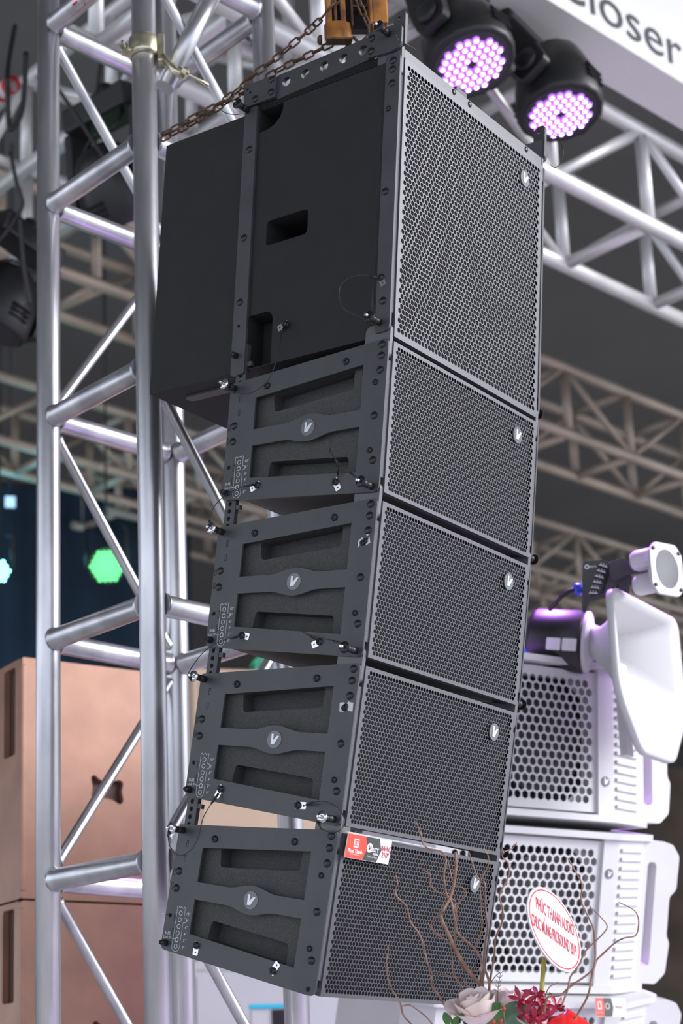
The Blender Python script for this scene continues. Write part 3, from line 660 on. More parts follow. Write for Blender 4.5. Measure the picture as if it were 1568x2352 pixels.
# ---------------------------------------------------------------- banner
BZ = 6.05; bo = U(1420, 100, BZ); bn = -E1 * -1                                     # E1 points towards the camera and right
ban = thing('fascia_banner', 'long white fascia banner with dark Closer lettering, upper right corner', 'banner', loc=bo)
fb = lambda y: (lambda u, v: E2 * u + ZU * v + E1 * y)
MB().prism([[(-1.0, 0), (5, 0), (5, 1.1), (-1.0, 1.1)]], fb(0), fb(-.185)).build('fascia_board', 'fascia', ban)
text_mb('Closer', .225, lambda u, v: E2 * (u + .015) + ZU * (v + .122) + E1 * .004, sx=1.25, bold=-.001).build('banner_lettering', 'ink', ban)

# ---------------------------------------------------------------- white line array speakers on the right
def basis(w):
    w = cw(w); w = (w - ZU * w.z).normalized(); return w, ZU.cross(w), ZU           # right, into depth, up
def mat4(o, B): return Matrix(((B[0].x, B[1].x, B[2].x, o.x), (B[0].y, B[1].y, B[2].y, o.y), (B[0].z, B[1].z, B[2].z, o.z), (0, 0, 0, 1)))
WB = basis((.88, .137, .47))
xz = lambda y: (lambda u, v: (u, y, v))
xy = lambda z: (lambda u, v: (u, v, z))
def white_box(label, o, tilt, bz):
    root = thing('white_array_speaker', label, 'speaker', 'white line array speakers stacked on the right', mw=mat4(o, WB) @ Matrix.Rotation(math.radians(tilt), 4, 'X'))
    H = .2155
    plan = [(-.55, .004), (-.505, .004), (-.505, .05), (.006, .05), (.006, .004), (.058, .004), (.200, .060), (.200, .34), (-.618, .34), (-.618, .058)]
    MB().prism([plan], xy(-.198), xy(.198)).build('cabinet', 'white', root)
    cap = rpoly([(-.57, -.012), (.062, -.012), (.205, .048), (.245, .072), (.245, .34), (-.66, .34), (-.66, .075), (-.63, .052)], .01, 2)
    for s in (1, -1):
        MB().prism([cap], xy(s * .198), xy(s * H)).build('cap_rail', 'white', root, bevel=.006)
    g = hex_grille(-.505, .006, -.190, .190, .236, .162, .0258, .0052, .003, .012); g.v = [V((p.x, .014 - p.y, p.z)) for p in g.v]; g.build('grille', 'white', root)
    MB().prism([[(-.48, -.165), (-.07, -.165), (-.02, -.115), (-.02, .115), (-.07, .165), (-.48, .165)]], xz(.046), xz(.0495)).build('driver_opening', 'foam_shade', root)
    MB().lathe((-.17, .0455, 0), (0, -1, 0), [(.15, 0), (.15, .004), (.14, .006), (.13, .003), (.10, .001), (.04, -.002 + .004), (.03, .008)], 32).build('cone', 'darkgrey', root)
    wing = rpoly([(.198, .197), (.285, .200), (.325, .192), (.352, .160), (.349, .066), (.325, .044), (.325, -.066), (.337, -.083), (.329, -.170), (.295, -.200), (.198, -.197)], .008, 2)
    MB().prism([wing, rrect(.236, -.150, .268, .140, .012)], xz(.078), xz(.112)).build('rigging_wing', 'white', root, bevel=.005)
    rb = MB().prism([[(.070, .000), (.190, .047), (.190, .058), (.070, .0105)]], xy(-.0045), xy(.0045)).mesh('rib'); rb.materials.append(M['white'])
    for k in range(15): share('rib', rb, root, Matrix.Translation((0, 0, -.170 + k * .0243)))
    d, w = badge_meshes(.0135, lambda u, v, h: (.030 + u, .004 - h, bz + v)); o = d.build('badge', 'badge', root); w.build('badge_letter', 'badgev', o)
    return root
white_box('upper white array speaker with large hexagon grille, just under the purple-lit horn', U(1372, 1704, 4.60), 6, -.105)
white_box('middle white array speaker with large hexagon grille, behind the oval sign', U(1374, 2096, 4.58), 13, .105)
white_box('lowest white array speaker, mostly cut off by the bottom edge', U(1366, 2482, 4.53), 19, .105)
pc = thing('product_card', 'small red and grey product card on the lowest white speaker, bottom right', 'card', mw=mat4(U(1366, 2291, 4.44), WB))
MB().prism([[(0, 0), (.104, 0), (.104, -.05), (0, -.05)]], xz(0), xz(.001)).build('card', 'paper', pc)
MB().prism([[(0.001, -.001), (.026, -.001), (.030, -.025), (.026, -.049), (.001, -.049)]], xz(-.0003), xz(0)).build('red_panel', 'cardred', pc)
MB().prism([[(.026, -.001), (.054, -.001), (.060, -.025), (.054, -.049), (.026, -.049), (.030, -.025)]], xz(-.0003), xz(0)).build('grey_panel', 'cardgrey', pc)
mb = MB(); mb.prism([circ(.040, -.022, .008, 16), circ(.040, -.022, .006, 16)], xz(-.0006), xz(-.0003)); text_mb('Phuc Thanh', .006, lambda u, v: (.0135 + u * .7, -.0006, -.038 + v), mb); mb.build('card_white_print', 'print', pc)
for a in ([(.007, -.010), (.020, -.010), (.020, -.030), (.007, -.030)],): MB().prism([a, [(.010, -.013), (.017, -.013), (.017, -.027), (.010, -.027)]], xz(-.0006), xz(-.0003)).build('card_emblem', 'print', pc)
text_mb('IWAC', .010, lambda u, v: (.080 + u, -.0004, -.025 + v)).build('card_lettering', 'redink', pc)

# ---------------------------------------------------------------- white horn loudspeaker on top of the white stack
HB = basis((.60, .15, .78)); h_, n_ = HB[0], -HB[1]
Lm = U(1421, 1500, 4.30); Mc = Lm + h_ * .203
horn = thing('horn_loudspeaker', 'white waveguide horn with black drivers lit purple on top of the white stack', 'speaker', loc=Mc)
mouth = rpoly([(-.203, .165), (.203, .165), (.203, -.09), (.097, -.226), (-.097, -.226), (-.203, -.09)], [.04, .04, .05, .03, .03, .05], 8)
thr = U(1362, 1476, 4.60) - Mc
def horn_ring(s, off):
    rg = []
    for (u, v) in mouth:
        a = math.atan2(v + .03, u); e = s ** 1.7
        cu, cv = .045 * math.cos(a), .045 * math.sin(a); uu, vv = cu + (u - cu) * e, cv + (v - cv) * e
        L = math.hypot(uu, vv); k = 1 + off / max(L, .02); rg.append(thr * (1 - s) + h_ * (uu * k) + ZU * (vv * k))
    return rg
S_ = [k / 10 for k in range(11)]
MB().rings([horn_ring(s, .0) for s in S_] + [horn_ring(1, .004), horn_ring(1, .016), [p - n_ * .018 for p in horn_ring(1, .016)], [p - n_ * .018 for p in horn_ring(1, .006)]] + [horn_ring(s, .006) for s in reversed(S_[:-1])], cap0=True, cap1=True).build('horn', 'whitepl', horn)
ax = cw((.93, .06, -.36)).normalized()
MB().lathe(thr - ax * .012, ax, [(.080, -.010), (.084, -.008), (.084, 0), (.080, .003), (.05, .010), (.044, .03)], 32).build('throat_flange', 'white', horn)
dr = MB().lathe(thr - ax * .022, ax * -1, [(.082, 0), (.086, .004), (.086, .128), (.080, .142), (.060, .150), (.02, .152)], 36).build('compression_driver', 'black', horn)
lb = thr - ax * .072; vv = -b_; fw = cw((0, 0, -1)); fw = (fw - ax * fw.dot(ax)).normalized(); uu_ = ZU - ax * ZU.dot(ax); uu_.normalize()
for k in (0, 1):
    MB().prism([rrect(-.019, -.017, .019, .017, .003, 2)], lambda u, v: lb + ax * (u - .02 + .042 * k) + uu_ * (v - .012) + fw * (math.sqrt(max(.0864 ** 2 - (v - .012) ** 2, 0))) , lambda u, v: lb + ax * (u - .02 + .042 * k) + uu_ * (v - .012) + fw * (math.sqrt(max(.0864 ** 2 - (v - .012) ** 2, 0)) + .0006)).build('driver_label', 'print', dr)
# bracket, scale plate and tweeter; positions given on a plane just in front of the driver
hq2 = lambda px, py, Z: U(px, py, Z) - Mc
def plate_px(pts, Z, t, name, m, parent, holes=()):
    r, u = cw((1, 0, 0)), cw((0, -1, 0)); f = cw((0, 0, 1))
    o = hq2(pts[0][0], pts[0][1], Z); k = Z / FPX
    L = [[((a - pts[0][0]) * k, -(b - pts[0][1]) * k) for a, b in l] for l in [pts] + list(holes)]
    return MB().prism([rpoly(L[0], .006, 3)] + L[1:], lambda x, y: o + r * x + u * y, lambda x, y: o + r * x + u * y + f * t).build(name, m, parent, bevel=.001)
br = plate_px([(1338, 1290), (1395, 1285), (1411, 1302), (1412, 1342), (1392, 1372), (1352, 1382), (1345, 1408), (1337, 1405)], 4.44, .006, 'scale_bracket', 'darkgrey', horn,
              holes=[[(1376, 1298), (1398, 1304), (1398, 1320), (1386, 1362), (1356, 1372), (1358, 1350), (1370, 1312)]])
mb = MB(); rr, uu = cw((1, 0, 0)), cw((0, -1, 0)); k = 4.436 / FPX
for j in range(6):
    c = hq2(1385 - 4.6 * j, 1300 + 12.5 * j, 4.436); t = .35 - .06 * j; e1_, e2_ = rr * math.cos(t) - uu * math.sin(t), rr * math.sin(t) + uu * math.cos(t)
    for x0, x1, y0, y1 in ((-10, 10, -1, 1), (-7, -5.5, -1, 5), (-1, .5, -1, 6), (5, 6.5, -1, 5)):
        mb.add([c + e1_ * x * k + e2_ * y * k for x, y in ((x0, y0), (x1, y0), (x1, y1), (x0, y1))], [(0, 1, 2, 3)])
mb.build('angle_scale_print', 'print', horn)
mb = MB(); c0 = hq2(1347, 1302, 4.437)
mb.prism([circ(0, 0, 5.2, 16), circ(0, 0, 3.0, 16)], lambda u, v: c0 + rr * u * k + uu * v * k, lambda u, v: c0 + rr * u * k + uu * v * k, caps=(True, False))
text_mb('ERITY', 7, lambda u, v: c0 + rr * (u + 14) * k + uu * v * k, mb); mb.build('bracket_lettering', 'print', horn)
plate_px([(1358, 1296), (1398, 1296), (1398, 1374), (1350, 1374)], 4.452, .01, 'bracket_inner_plate', 'black', horn)
plate_px([(1398, 1292), (1425, 1282), (1452, 1290), (1480, 1288), (1500, 1280), (1500, 1325), (1478, 1318), (1440, 1320), (1415, 1332), (1402, 1330)], 4.40, .008, 'tweeter_arm', 'darkgrey', horn)
plate_px([(1408, 1325), (1450, 1318), (1442, 1380), (1400, 1420), (1398, 1362)], 4.46, .03, 'rear_bracket', 'black', horn, holes=[[(1413, 1345), (1420, 1343), (1412, 1390), (1405, 1392)]])
Tc = hq2(1529, 1308, 4.30)
hs_, ns_ = h_, n_
TB = basis((.86, .1, .50)); h_, n_ = TB[0], -TB[1]
oct_ = rpoly([(-.055, .045), (-.035, .068), (.035, .068), (.055, .045), (.055, -.045), (.035, -.068), (-.035, -.068), (-.055, -.045)], .006, 2)
ell = [(.040 * math.cos(2 * PI * j / 24), .052 * math.sin(2 * PI * j / 24)) for j in range(24)]
MB().prism([oct_, ell], lambda u, v: Tc + h_ * u + ZU * v + n_ * .004, lambda u, v: Tc + h_ * u + ZU * v - n_ * .004).build('tweeter_flange', 'whitepl', horn, bevel=.001)
MB().rings([[Tc + h_ * (u * e) + ZU * (v * e) - n_ * d for u, v in ell] for e, d in ((1, -.003), (.92, .012), (.75, .028), (.45, .045), (.2, .055))], cap0=False).build('tweeter_dish', 'whitepl', horn)
sm = MB().lathe((0, 0, 0), n_, [(.005, 0), (.005, .003), (.002, .004)], 8).mesh('bolt'); sm.materials.append(M['bolt'])
for u, v in ((-.043, .05), (.045, .047), (.043, -.05), (-.045, -.047)): share('bolt', sm, horn, Matrix.Translation(Tc + h_ * u + ZU * v + n_ * .004))
h_, n_ = hs_, ns_
for px, py in ((1474, 1286), (1480, 1342)):
    c = hq2(px, py, 4.36); MB().lathe(c + n_ * .03, n_ * -1, [(.020, -.004), (.027, 0), (.027, .045), (.022, .055), (.01, .058)], 20).build('tweeter_driver', 'white', horn)
MB().lathe(hq2(1340, 1353, 4.50), cw((-1, 0, 0)), [(.016, 0), (.016, .02), (.013, .026)], 14).build('connector', 'blue', horn)
MB().tube(smooth_path([hq2(1318, 1354, 4.50), hq2(1300, 1362, 4.51), hq2(1280, 1380, 4.53), hq2(1262, 1400, 4.56)]), .006, 8).build('driver_cable', 'cable', horn)
MB().lathe(hq2(1222, 1498, 4.60), cw((-1, 0, 0)), [(.012, 0), (.012, .02)], 12).build('connector', 'blue', horn)
MB().box((-.02, -.01, 0), (.02, .01, .25), lambda p: hq2(1425, 1560, 4.56) + h_ * p.x + n_ * p.y - ZU * (.21 - p.z)).build('stand_foot', 'white', horn)

# ---------------------------------------------------------------- copper brown speakers on the left
BB = basis((.86, .148, .488))
def brown_box(label, o):
    root = thing('brown_speaker', label, 'speaker', 'copper brown speaker cabinets stacked on the left', mw=mat4(o, BB))
    W, D, H, t = .55, .52, .700, .02
    yz = lambda x: (lambda u, v: (x, u, v))
    MB().box((t, t, -H + .012), (W, D, -.012)).build('cabinet', 'bronze', root)
    but = [(.273 + a, -.372 + b) for a, b in ((-.054, .036), (-.042, .043), (-.022, .027), (.015, .026), (.042, .034), (.054, .024), (.047, 0), (.054, -.03), (.042, -.042), (.015, -.028), (-.02, -.024), (-.042, -.036), (-.054, -.024), (-.048, 0))]
    MB().prism([rrect(.0, -H, W, 0, .004, 2), rpoly(but, .008, 3)], xz(0), xz(t)).build('front_panel', 'bronze', root, bevel=.005)
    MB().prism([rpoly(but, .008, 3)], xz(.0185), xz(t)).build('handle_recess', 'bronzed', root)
    MB().prism([rrect(.0205, -H, D, 0, .004, 2), rrect(.05, -.28, .13, -.018, .01)], yz(0), yz(t)).build('side_panel', 'bronze', root, bevel=.005)
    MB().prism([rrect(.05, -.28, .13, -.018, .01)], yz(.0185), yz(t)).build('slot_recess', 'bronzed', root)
    for z in (-.012, -H + .0): MB().box((.002, .002, z), (W, D, z + .012)).build('end_board', 'bronze', root, bevel=.002)
    MB().box((-.003, -.003, -H + .02), (.012, .012, -.02)).build('corner_bead', 'bronze', root, bevel=.004)
    return root
brown_box('upper copper brown speaker cabinet with bone-shaped handle, behind the tower', U(52, 1509, 4.95))
brown_box('lower copper brown speaker cabinet cut by the bottom edge, behind the tower', U(52, 1509, 4.95) - ZU * .706)

# ---------------------------------------------------------------- farther things at the stands
def crate(label, name, cat, o, Bs, w, d, h, m, trim=None):
    root = thing(name, label, cat, mw=mat4(o, Bs))
    MB().box((0, 0, -h), (w, d, 0)).build('carcass', m, root, bevel=.01)
    MB().box((-.004, -.006, -.03), (w + .004, d, 0.006)).build('top_rim', trim or m, root, bevel=.004)
    MB().box((.03, -.004, -h + .05), (w - .03, .001, -.05)).build('front_panel', m, root, bevel=.004)
    return root
crate('plain tan display cabinet seen through the gap above the bottom speaker', 'display_cabinet', 'cabinet', U(440, 1538, 7.2), basis((.97, .05, .2)), .62, .4, 3.38, 'tan')
crate('pale grey stand counter beyond the bottom of the black speakers', 'stand_counter', 'counter', U(432, 2212, 6.6), basis((.99, .03, .08)), 1.16, .28, 2.10, 'pgrey', 'white')
sc = thing('display_screen', 'small black screen with a cyan top edge, below the black speakers', 'screen', mw=mat4(U(575, 2309, 6.3), basis((.98, .05, .1))))
MB().box((0, 0, -.3), (.145, .03, -.012)).build('housing', 'pgrey', sc, bevel=.004)
MB().box((.08, -.004, -.3), (.145, -.0005, -.018)).build('black_panel', 'black', sc); MB().box((-.003, -.006, -.012), (.148, .03, .004)).build('cyan_edge', 'cyanp', sc)
gc = thing('green_case', 'small emerald green case glimpsed between the second and third black speakers', 'case', mw=mat4(U(585, 1506, 7.3), basis((.9, .1, .3))))
MB().prism([[(0, -.03), (.02, .0), (.07, .006), (.085, -.02), (.085, -.07), (0, -.07)]], xz(0), xz(.06)).build('case_body', 'teal', gc, bevel=.004)
MB().prism([[(.02, -.03), (.06, -.022), (.06, -.06), (.02, -.06)]], xz(-.003), xz(0)).build('case_facet', 'teal', gc)
# dark blue haze at the far left imitated by an added backdrop; cyan and green lights
BD = basis((.97, .06, .2)); bd = thing('haze_backdrop', 'added dark navy backdrop standing in for blue haze behind the left tower post', 'backdrop', mw=mat4(U(-160, 1560, 11.6), BD))
rg = [[V((x * .08, .05 * math.sin(x * 1.7) + .02 * math.sin(x * .6), z)) for x in range(-24, 24)] for z in (0, .5, 1.0, 1.42)]
rg2 = [[p + V((0, .01, 0)) for p in r] for r in rg]
mb = MB().rings(rg, closed=False, cap0=False, cap1=False); mb.rings(rg2, closed=False, cap0=False, cap1=False); mb.build('cloth', 'navy', bd)
MB().cyl((-1.95, .02, 1.44), (1.95, .02, 1.44), .02, 10).build('rail', 'blackmetal', bd)
def par_light(label, o, n, m, r, rings, color, watt, aim):
    n = cw(n).normalized(); root = thing('par_light', label, 'stage light', loc=o)
    MB().lathe((0, 0, 0), n, [(r * .98, .0), (r * 1.08, .004), (r * 1.05, -.10), (r * .8, -.16), (r * .3, -.18)], 24).build('can', 'black', root)
    ml = MB().lathe((0, 0, 0), n, [(r * .105, .002), (r * .10, .008), (r * .06, .012), (.002, .014)], 12).mesh('led_lens'); ml.materials.append(M[m]); X, Y, Z = frame_from(n)
    for i in range(-rings, rings + 1):
        for j in range(-rings, rings + 1):
            if abs(i + j) <= rings: share('led_lens', ml, root, Matrix.Translation((X * (i + j * .5) + Y * (j * .866)) * (r * .9 / rings)))
    MB().tube([X * r * 1.15, X * r * 1.15 - n * .1 + ZU * .22, -X * r * 1.15 - n * .1 + ZU * .22, -X * r * 1.15], .012, 8).build('bracket', 'blackmetal', root)
    MB().tube([-n * .1 + ZU * .22, -n * .1 + ZU * (8.0 - o.z)], .007, 8).build('hanger_rod', 'blackmetal', root)
    ld = bpy.data.lights.new('lamp_glow', 'POINT'); ld.energy = watt; ld.color = color; ld.shadow_soft_size = .1
    lo = bpy.data.objects.new('lamp_glow', ld); COL.objects.link(lo); lo.parent = root; lo.location = n * .15 + cw(aim)
    return root
par_light('glowing green LED par light between the two left tower posts', U(246, 1300, 10.2), (.1, .25, -.95), 'green', .105, 3, (.2, 1, .4), 3, (0, 0, 0))
par_light('blazing cyan LED par light at the left edge of the stage', U(-4, 1312, 10.2), (.1, .1, -.99), 'cyan', .07, 2, (.1, .7, 1), 14, (0, 0, .35))
ss = thing('stage_screen', 'tiny pale blue lit screen high on the dark left stage', 'screen', mw=mat4(U(10, 1138, 11.0), BD))
MB().box((0, 0, -.085), (.075, .03, 0)).build('housing', 'black', ss, bevel=.003); MB().box((.005, -.002, -.08), (.07, -.0003, -.005)).build('lit_face', 'screen', ss)
MB().cyl((.037, .02, 0), (.037, .02, 8.0 - U(10, 1138, 11.0).z), .006, 8).build('hanger_rod', 'blackmetal', ss)

# ---------------------------------------------------------------- flower arrangement at the bottom
ZF = 3.03
def branch(label, pts, r0, r1, Z0=ZF, Z1=None, subs=()):
    """pts are points of the twig from root to tip"""
    Z1 = Z0 if Z1 is None else Z1; n = len(pts)
    P = smooth_path([U(a, b, Z0 + (Z1 - Z0) * k / (n - 1) + random.uniform(-.004, .004)) for k, (a, b) in enumerate(pts)], 4)
    m = len(P); root = thing('curly_twig', label, 'twig', 'bare curly willow twigs of the flower arrangement', loc=P[0])
    MB().tube([p - P[0] for p in P], [r0 + (r1 - r0) * k / (m - 1) for k in range(m)], 8).build('stem', 'bark', root)
    for sp, a, b in subs:
        k = len(sp); Q = smooth_path([U(x, y, Z0 + (Z1 - Z0) * .5 + .003 * j) for j, (x, y) in enumerate(sp)], 4); mm = len(Q)
        MB().tube([q - P[0] for q in Q], [a + (b - a) * j / (mm - 1) for j in range(mm)], 7).build('side_shoot', 'bark', root)
    return root
c3 = lambda L: [(760 + a / 3.92, 1880 + b / 3.92) for a, b in L]
c2 = lambda L: [(1140 + a / 3.663, 1780 + b / 3.663) for a, b in L]
branch('thickest brown curly twig rising before the front of the bottom speaker', c3([(1400, 1900), (1385, 1700), (1378, 1580), (1345, 1500), (1240, 1375), (1130, 1200), (1060, 1050), (1010, 950), (985, 870), (1010, 820), (1060, 730), (1100, 620), (1125, 420), (1118, 300)]), .0042, .0024, ZF, ZF + .02,
       [(c3([(975, 870), (915, 910), (905, 970), (940, 1030), (1020, 1055), (1120, 1040)]), .0009, .0013), (c3([(1090, 560), (1075, 480), (1050, 380)]), .001, .0006), (c3([(990, 860), (965, 845)]), .0015, .001)])
branch('long curly twig reaching up to the edge of the third speaker', c3([(1405, 1900), (1400, 1800), (1425, 1500), (1370, 1330), (1330, 1230), (1280, 1160), (1140, 1030), (1110, 900), (1085, 760), (1040, 680), (1025, 600), (1015, 500), (1035, 380), (1000, 300), (890, 275), (830, 230), (805, 130), (780, 70), (750, 20)]), .0026, .0011, ZF - .01, ZF + .05,
       [(c3([(1290, 1160), (1340, 1050), (1360, 960), (1350, 800), (1340, 560)]), .0012, .0008)])
branch('upright curly twig passing the badge of the bottom speaker', c3([(1395, 1900), (1375, 1700), (1370, 1400), (1390, 1100), (1410, 1000), (1390, 800), (1390, 700), (1380, 570), (1330, 550), (1290, 460), (1240, 300)]), .0022, .001, ZF, ZF + .08,
       [(c3([(1350, 555), (1360, 520), (1410, 430), (1415, 340), (1380, 280), (1380, 240)]), .0013, .0008)])
branch('single thin curly twig left of the thick one, hooked at its tip', c3([(1110, 1900), (1080, 1810), (1020, 1680), (960, 1580), (905, 1500), (905, 1400), (870, 1310), (840, 1180), (800, 1050), (720, 940), (690, 830), (670, 780), (590, 700), (580, 640), (600, 580), (580, 510)]), .0021, .0011, ZF, ZF - .02)
branch('leftmost short curly twig at the bottom edge of the lowest speaker', c3([(740, 1900), (720, 1850), (650, 1770), (620, 1650), (560, 1560), (515, 1450), (500, 1280), (515, 1200), (515, 1140)]), .0018, .0009, ZF, ZF,
       [(c3([(620, 1690), (640, 1690), (710, 1680), (800, 1740), (860, 1790), (910, 1850)]), .001, .0012)])
branch('wispy curly twig ending in a hook between thick twig and grille', c3([(1232, 1800), (1230, 1740), (1210, 1600), (1180, 1520), (1100, 1400), (1090, 1250), (1070, 1140), (1030, 1090), (940, 1040), (900, 990), (870, 940)]), .0014, .0009, ZF, ZF + .04, [(c3([(1100, 1425), (1040, 1410), (920, 1395)]), .0009, .0006), (c3([(1110, 1425), (1190, 1440), (1220, 1500), (1280, 1550)]), .0011, .0011)])
branch('forked curly twig with a short left arm crossing the thick twig', c3([(1395, 1880), (1350, 1500), (1340, 1370), (1200, 1370), (1120, 1150), (1115, 1000), (1130, 900), (1110, 800), (1120, 750), (1060, 710), (940, 650), (895, 590), (890, 500), (820, 460)]), .0016, .0009, ZF + .01, ZF + .03,
       [(c3([(1120, 900), (1140, 770), (1215, 690), (1190, 630), (1120, 595)]), .0012, .0008)])
branch('curly twig swinging right beside the white speaker edge to the round knob', [(1118, 2345), (1124, 2262)] + c3([(1470, 1230), (1480, 1080), (1540, 930), (1540, 800), (1515, 690)]) + c2([(80, 900), (105, 820), (95, 740), (50, 690), (60, 650), (130, 620), (170, 570)]), .0021, .0009, ZF, ZF + .05, [([(1124, 2262), (1136, 2244), (1148, 2233)], .0011, .0008)])
branch('tall curly twig crossing the right rim of the oval sign', c2([(620, 2120), (690, 2000), (770, 1850), (810, 1650), (830, 1550), (825, 1400), (810, 1280), (750, 1150), (710, 1050), (720, 930), (690, 860), (640, 770), (600, 700)]), .0021, .0010, ZF - .09, ZF - .06)
branch('far right curly twig bending up like a hook past the white speaker', c2([(400, 2000), (430, 1870), (540, 1850), (620, 1780), (800, 1650), (840, 1560), (900, 1500), (1000, 1410), (1080, 1370), (1170, 1350), (1195, 1250), (1180, 1170), (1130, 1120), (1025, 1070)]), .0022, .0009, ZF - .08, ZF - .05)
branch('purplish curly twig with an elbow tip over the oval sign', c2([(540, 1960), (600, 1800), (620, 1700), (690, 1600), (750, 1480), (830, 1400), (900, 1330), (930, 1270), (870, 1190), (780, 1100)]), .0018, .0009, ZF - .10, ZF - .07)
branch('tiny curled twig just right of the sign stick', c2([(400, 1960), (410, 1860), (450, 1780), (525, 1745)]), .0014, .0008, ZF - .02)

def petal_mesh(L, W, cup, curl, n=7, m=7, tip=.35, mat_='rose', t=.0007):
    """cupped petal growing along +z from the origin, concave towards +y"""
    mb = MB()
    def pt(u, v, off):
        w = W * (.30 + .70 * math.sin(PI / 2 * min(1, v / .6))) if tip < 1 else W * math.sin(PI * (.06 + .90 * v)) ** .8
        x = u * w; y = -cup * (1 - u * u) * (.5 + .5 * math.sin(PI / 2 * min(1, v / .5))) - curl * v ** 3 * (1 + .3 * u) + off; z = L * v * (1 - (.30 if tip < 1 else .12) * u * u * v)
        return V((x, y, z))
    for off in (0, t):
        o = len(mb.v); mb.v += [pt(-1 + 2 * i / (n - 1), j / (m - 1), off) for j in range(m) for i in range(n)]
        for j in range(m - 1):
            for i in range(n - 1): mb.face((o + j * n + i, o + j * n + i + 1, o + (j + 1) * n + i + 1, o + (j + 1) * n + i), True)
    me = mb.mesh('petal'); me.materials.append(M[mat_]); return me
PETAL = [petal_mesh(.052, .030, .013, .014), petal_mesh(.054, .026, .016, .003), petal_mesh(.052, .019, .014, -.005)]
def rose(label, px, py, Z, sc, ax, open_=1.0):
    root = thing('rose', label, 'rose', 'blush pink roses', mw=Matrix.Translation(U(px, py, Z)) @ V(cw(ax)).to_track_quat('Z', 'Y').to_matrix().to_4x4() @ Matrix.Scale(sc, 4))
    for ring, (cnt, rad, lean, kind) in enumerate(((3, .001, -.02, 2), (3, .004, .02, 2), (4, .006, .08, 1), (4, .009, .20 * open_, 1), (5, .011, .40 * open_, 0))):
        for k in range(cnt):
            a = 2 * PI * k / cnt + ring * .7 + random.uniform(-.12, .12)
            share('petal', PETAL[kind], root, Matrix.Rotation(a, 4, 'Z') @ Matrix.Translation((0, -rad * -1, 0)) @ Matrix.Rotation(-lean + random.uniform(-.05, .05), 4, 'X') @ Matrix.Rotation(PI, 4, 'Z'))
    MB().lathe((0, 0, -.25), (0, 0, 1), [(.003, 0), (.003, .24), (.010, .25), (.014, .262)], 8).build('stem', 'leaf', root)
    return root
rose('front blush pink rose at the foot of the twigs', 1103, 2348, 3.00, 1.05, (-.22, -.95, -.15))
rose('second blush pink rose, behind and right of the front one', 1158, 2338, 3.08, .95, (.15, -.97, -.1))
rose('pale rose low in the middle, under the red orchids', 1208, 2368, 3.02, .85, (.05, -.9, -.4))

def leaf(label, px, py, Z, L, W, ax, side, m='leaf', group='green leaves of the arrangement'):
    a = cw(ax).normalized(); s = cw(side); s = (s - a * s.dot(a)).normalized(); nn = a.cross(s); mb = MB(); N, K = 9, 7
    for off in (0, .0008):
        o = len(mb.v)
        for j in range(N):
            v = j / (N - 1); w = W * math.sin(PI * (.03 + .94 * v)) ** .7
            for i in range(K): u = -1 + 2 * i / (K - 1); mb.v.append(a * (L * v) + s * (u * w) + nn * (.12 * L * math.sin(PI * v) - .25 * W * abs(u) ** 1.5 * -1 + off + .05 * W * math.cos(8 * v + 4 * abs(u))))
        for j in range(N - 1):
            for i in range(K - 1): mb.face((o + j * K + i, o + j * K + i + 1, o + (j + 1) * K + i + 1, o + (j + 1) * K + i), True)
    root = thing('leaf', label, 'leaf', group, loc=U(px, py, Z)); mb.build('blade', m, root)
    MB().tube([a * -.03, a * (L * .5) + nn * (.12 * L + .0006), a * (L * .97) + nn * .002], [.0016, .0012, .0005], 6).build('midrib', m, root)
    return root
leaf('broad grey-green leaf between the second rose and the orchids', 1150, 2352, 2.98, .058, .022, (.75, -.62, .1), (.5, .7, -.4), 'leafg')
leaf('bright green leaf below the twig bundle', 1122, 2362, 2.97, .05, .017, (.35, -.9, -.1), (.9, .3, -.3))
leaf('dark green leaf left of the front rose', 1090, 2358, 2.98, .034, .014, (-.8, -.55, 0), (.3, -.6, -.6))
leaf('small green leaf sprig farthest left at the bottom edge', 1030, 2358, 3.0, .026, .007, (-.3, -.95, 0), (.9, -.2, -.2))
leaf('second sprig leaf at the bottom edge, leaning right', 1036, 2360, 3.0, .024, .006, (.5, -.85, 0), (.7, .4, -.3))

ORP = petal_mesh(.025, .0044, .002, .003, 5, 6, 2, 'orchid', .0006); ORL = petal_mesh(.017, .005, .004, -.004, 5, 5, 2, 'orchid', .0006)
def orchid(label, px, py, Z, ax, spin, sc=1.0):
    root = thing('orchid', label, 'orchid', 'small red orchids', mw=Matrix.Translation(U(px, py, Z)) @ cw(ax).to_track_quat('Y', 'Z').to_matrix().to_4x4() @ Matrix.Scale(sc, 4))
    for k in range(5): share('petal', ORP, root, Matrix.Rotation(spin + 2 * PI * k / 5 + random.uniform(-.15, .15), 4, 'Y') @ Matrix.Rotation(random.uniform(.1, .4), 4, 'X') @ Matrix.Translation((0, 0, .002)))
    for k in range(2): share('lip', ORL, root, Matrix.Rotation(spin + PI + .5 * (k * 2 - 1), 4, 'Y') @ Matrix.Rotation(-.9, 4, 'X'))
    MB().tube([(0, -.002, 0), (.0, -.014, -.006), (.004, -.03, -.03), (.004, -.03, -.06)], .0015, 6).build('stalk', 'orchid', root)
    return root
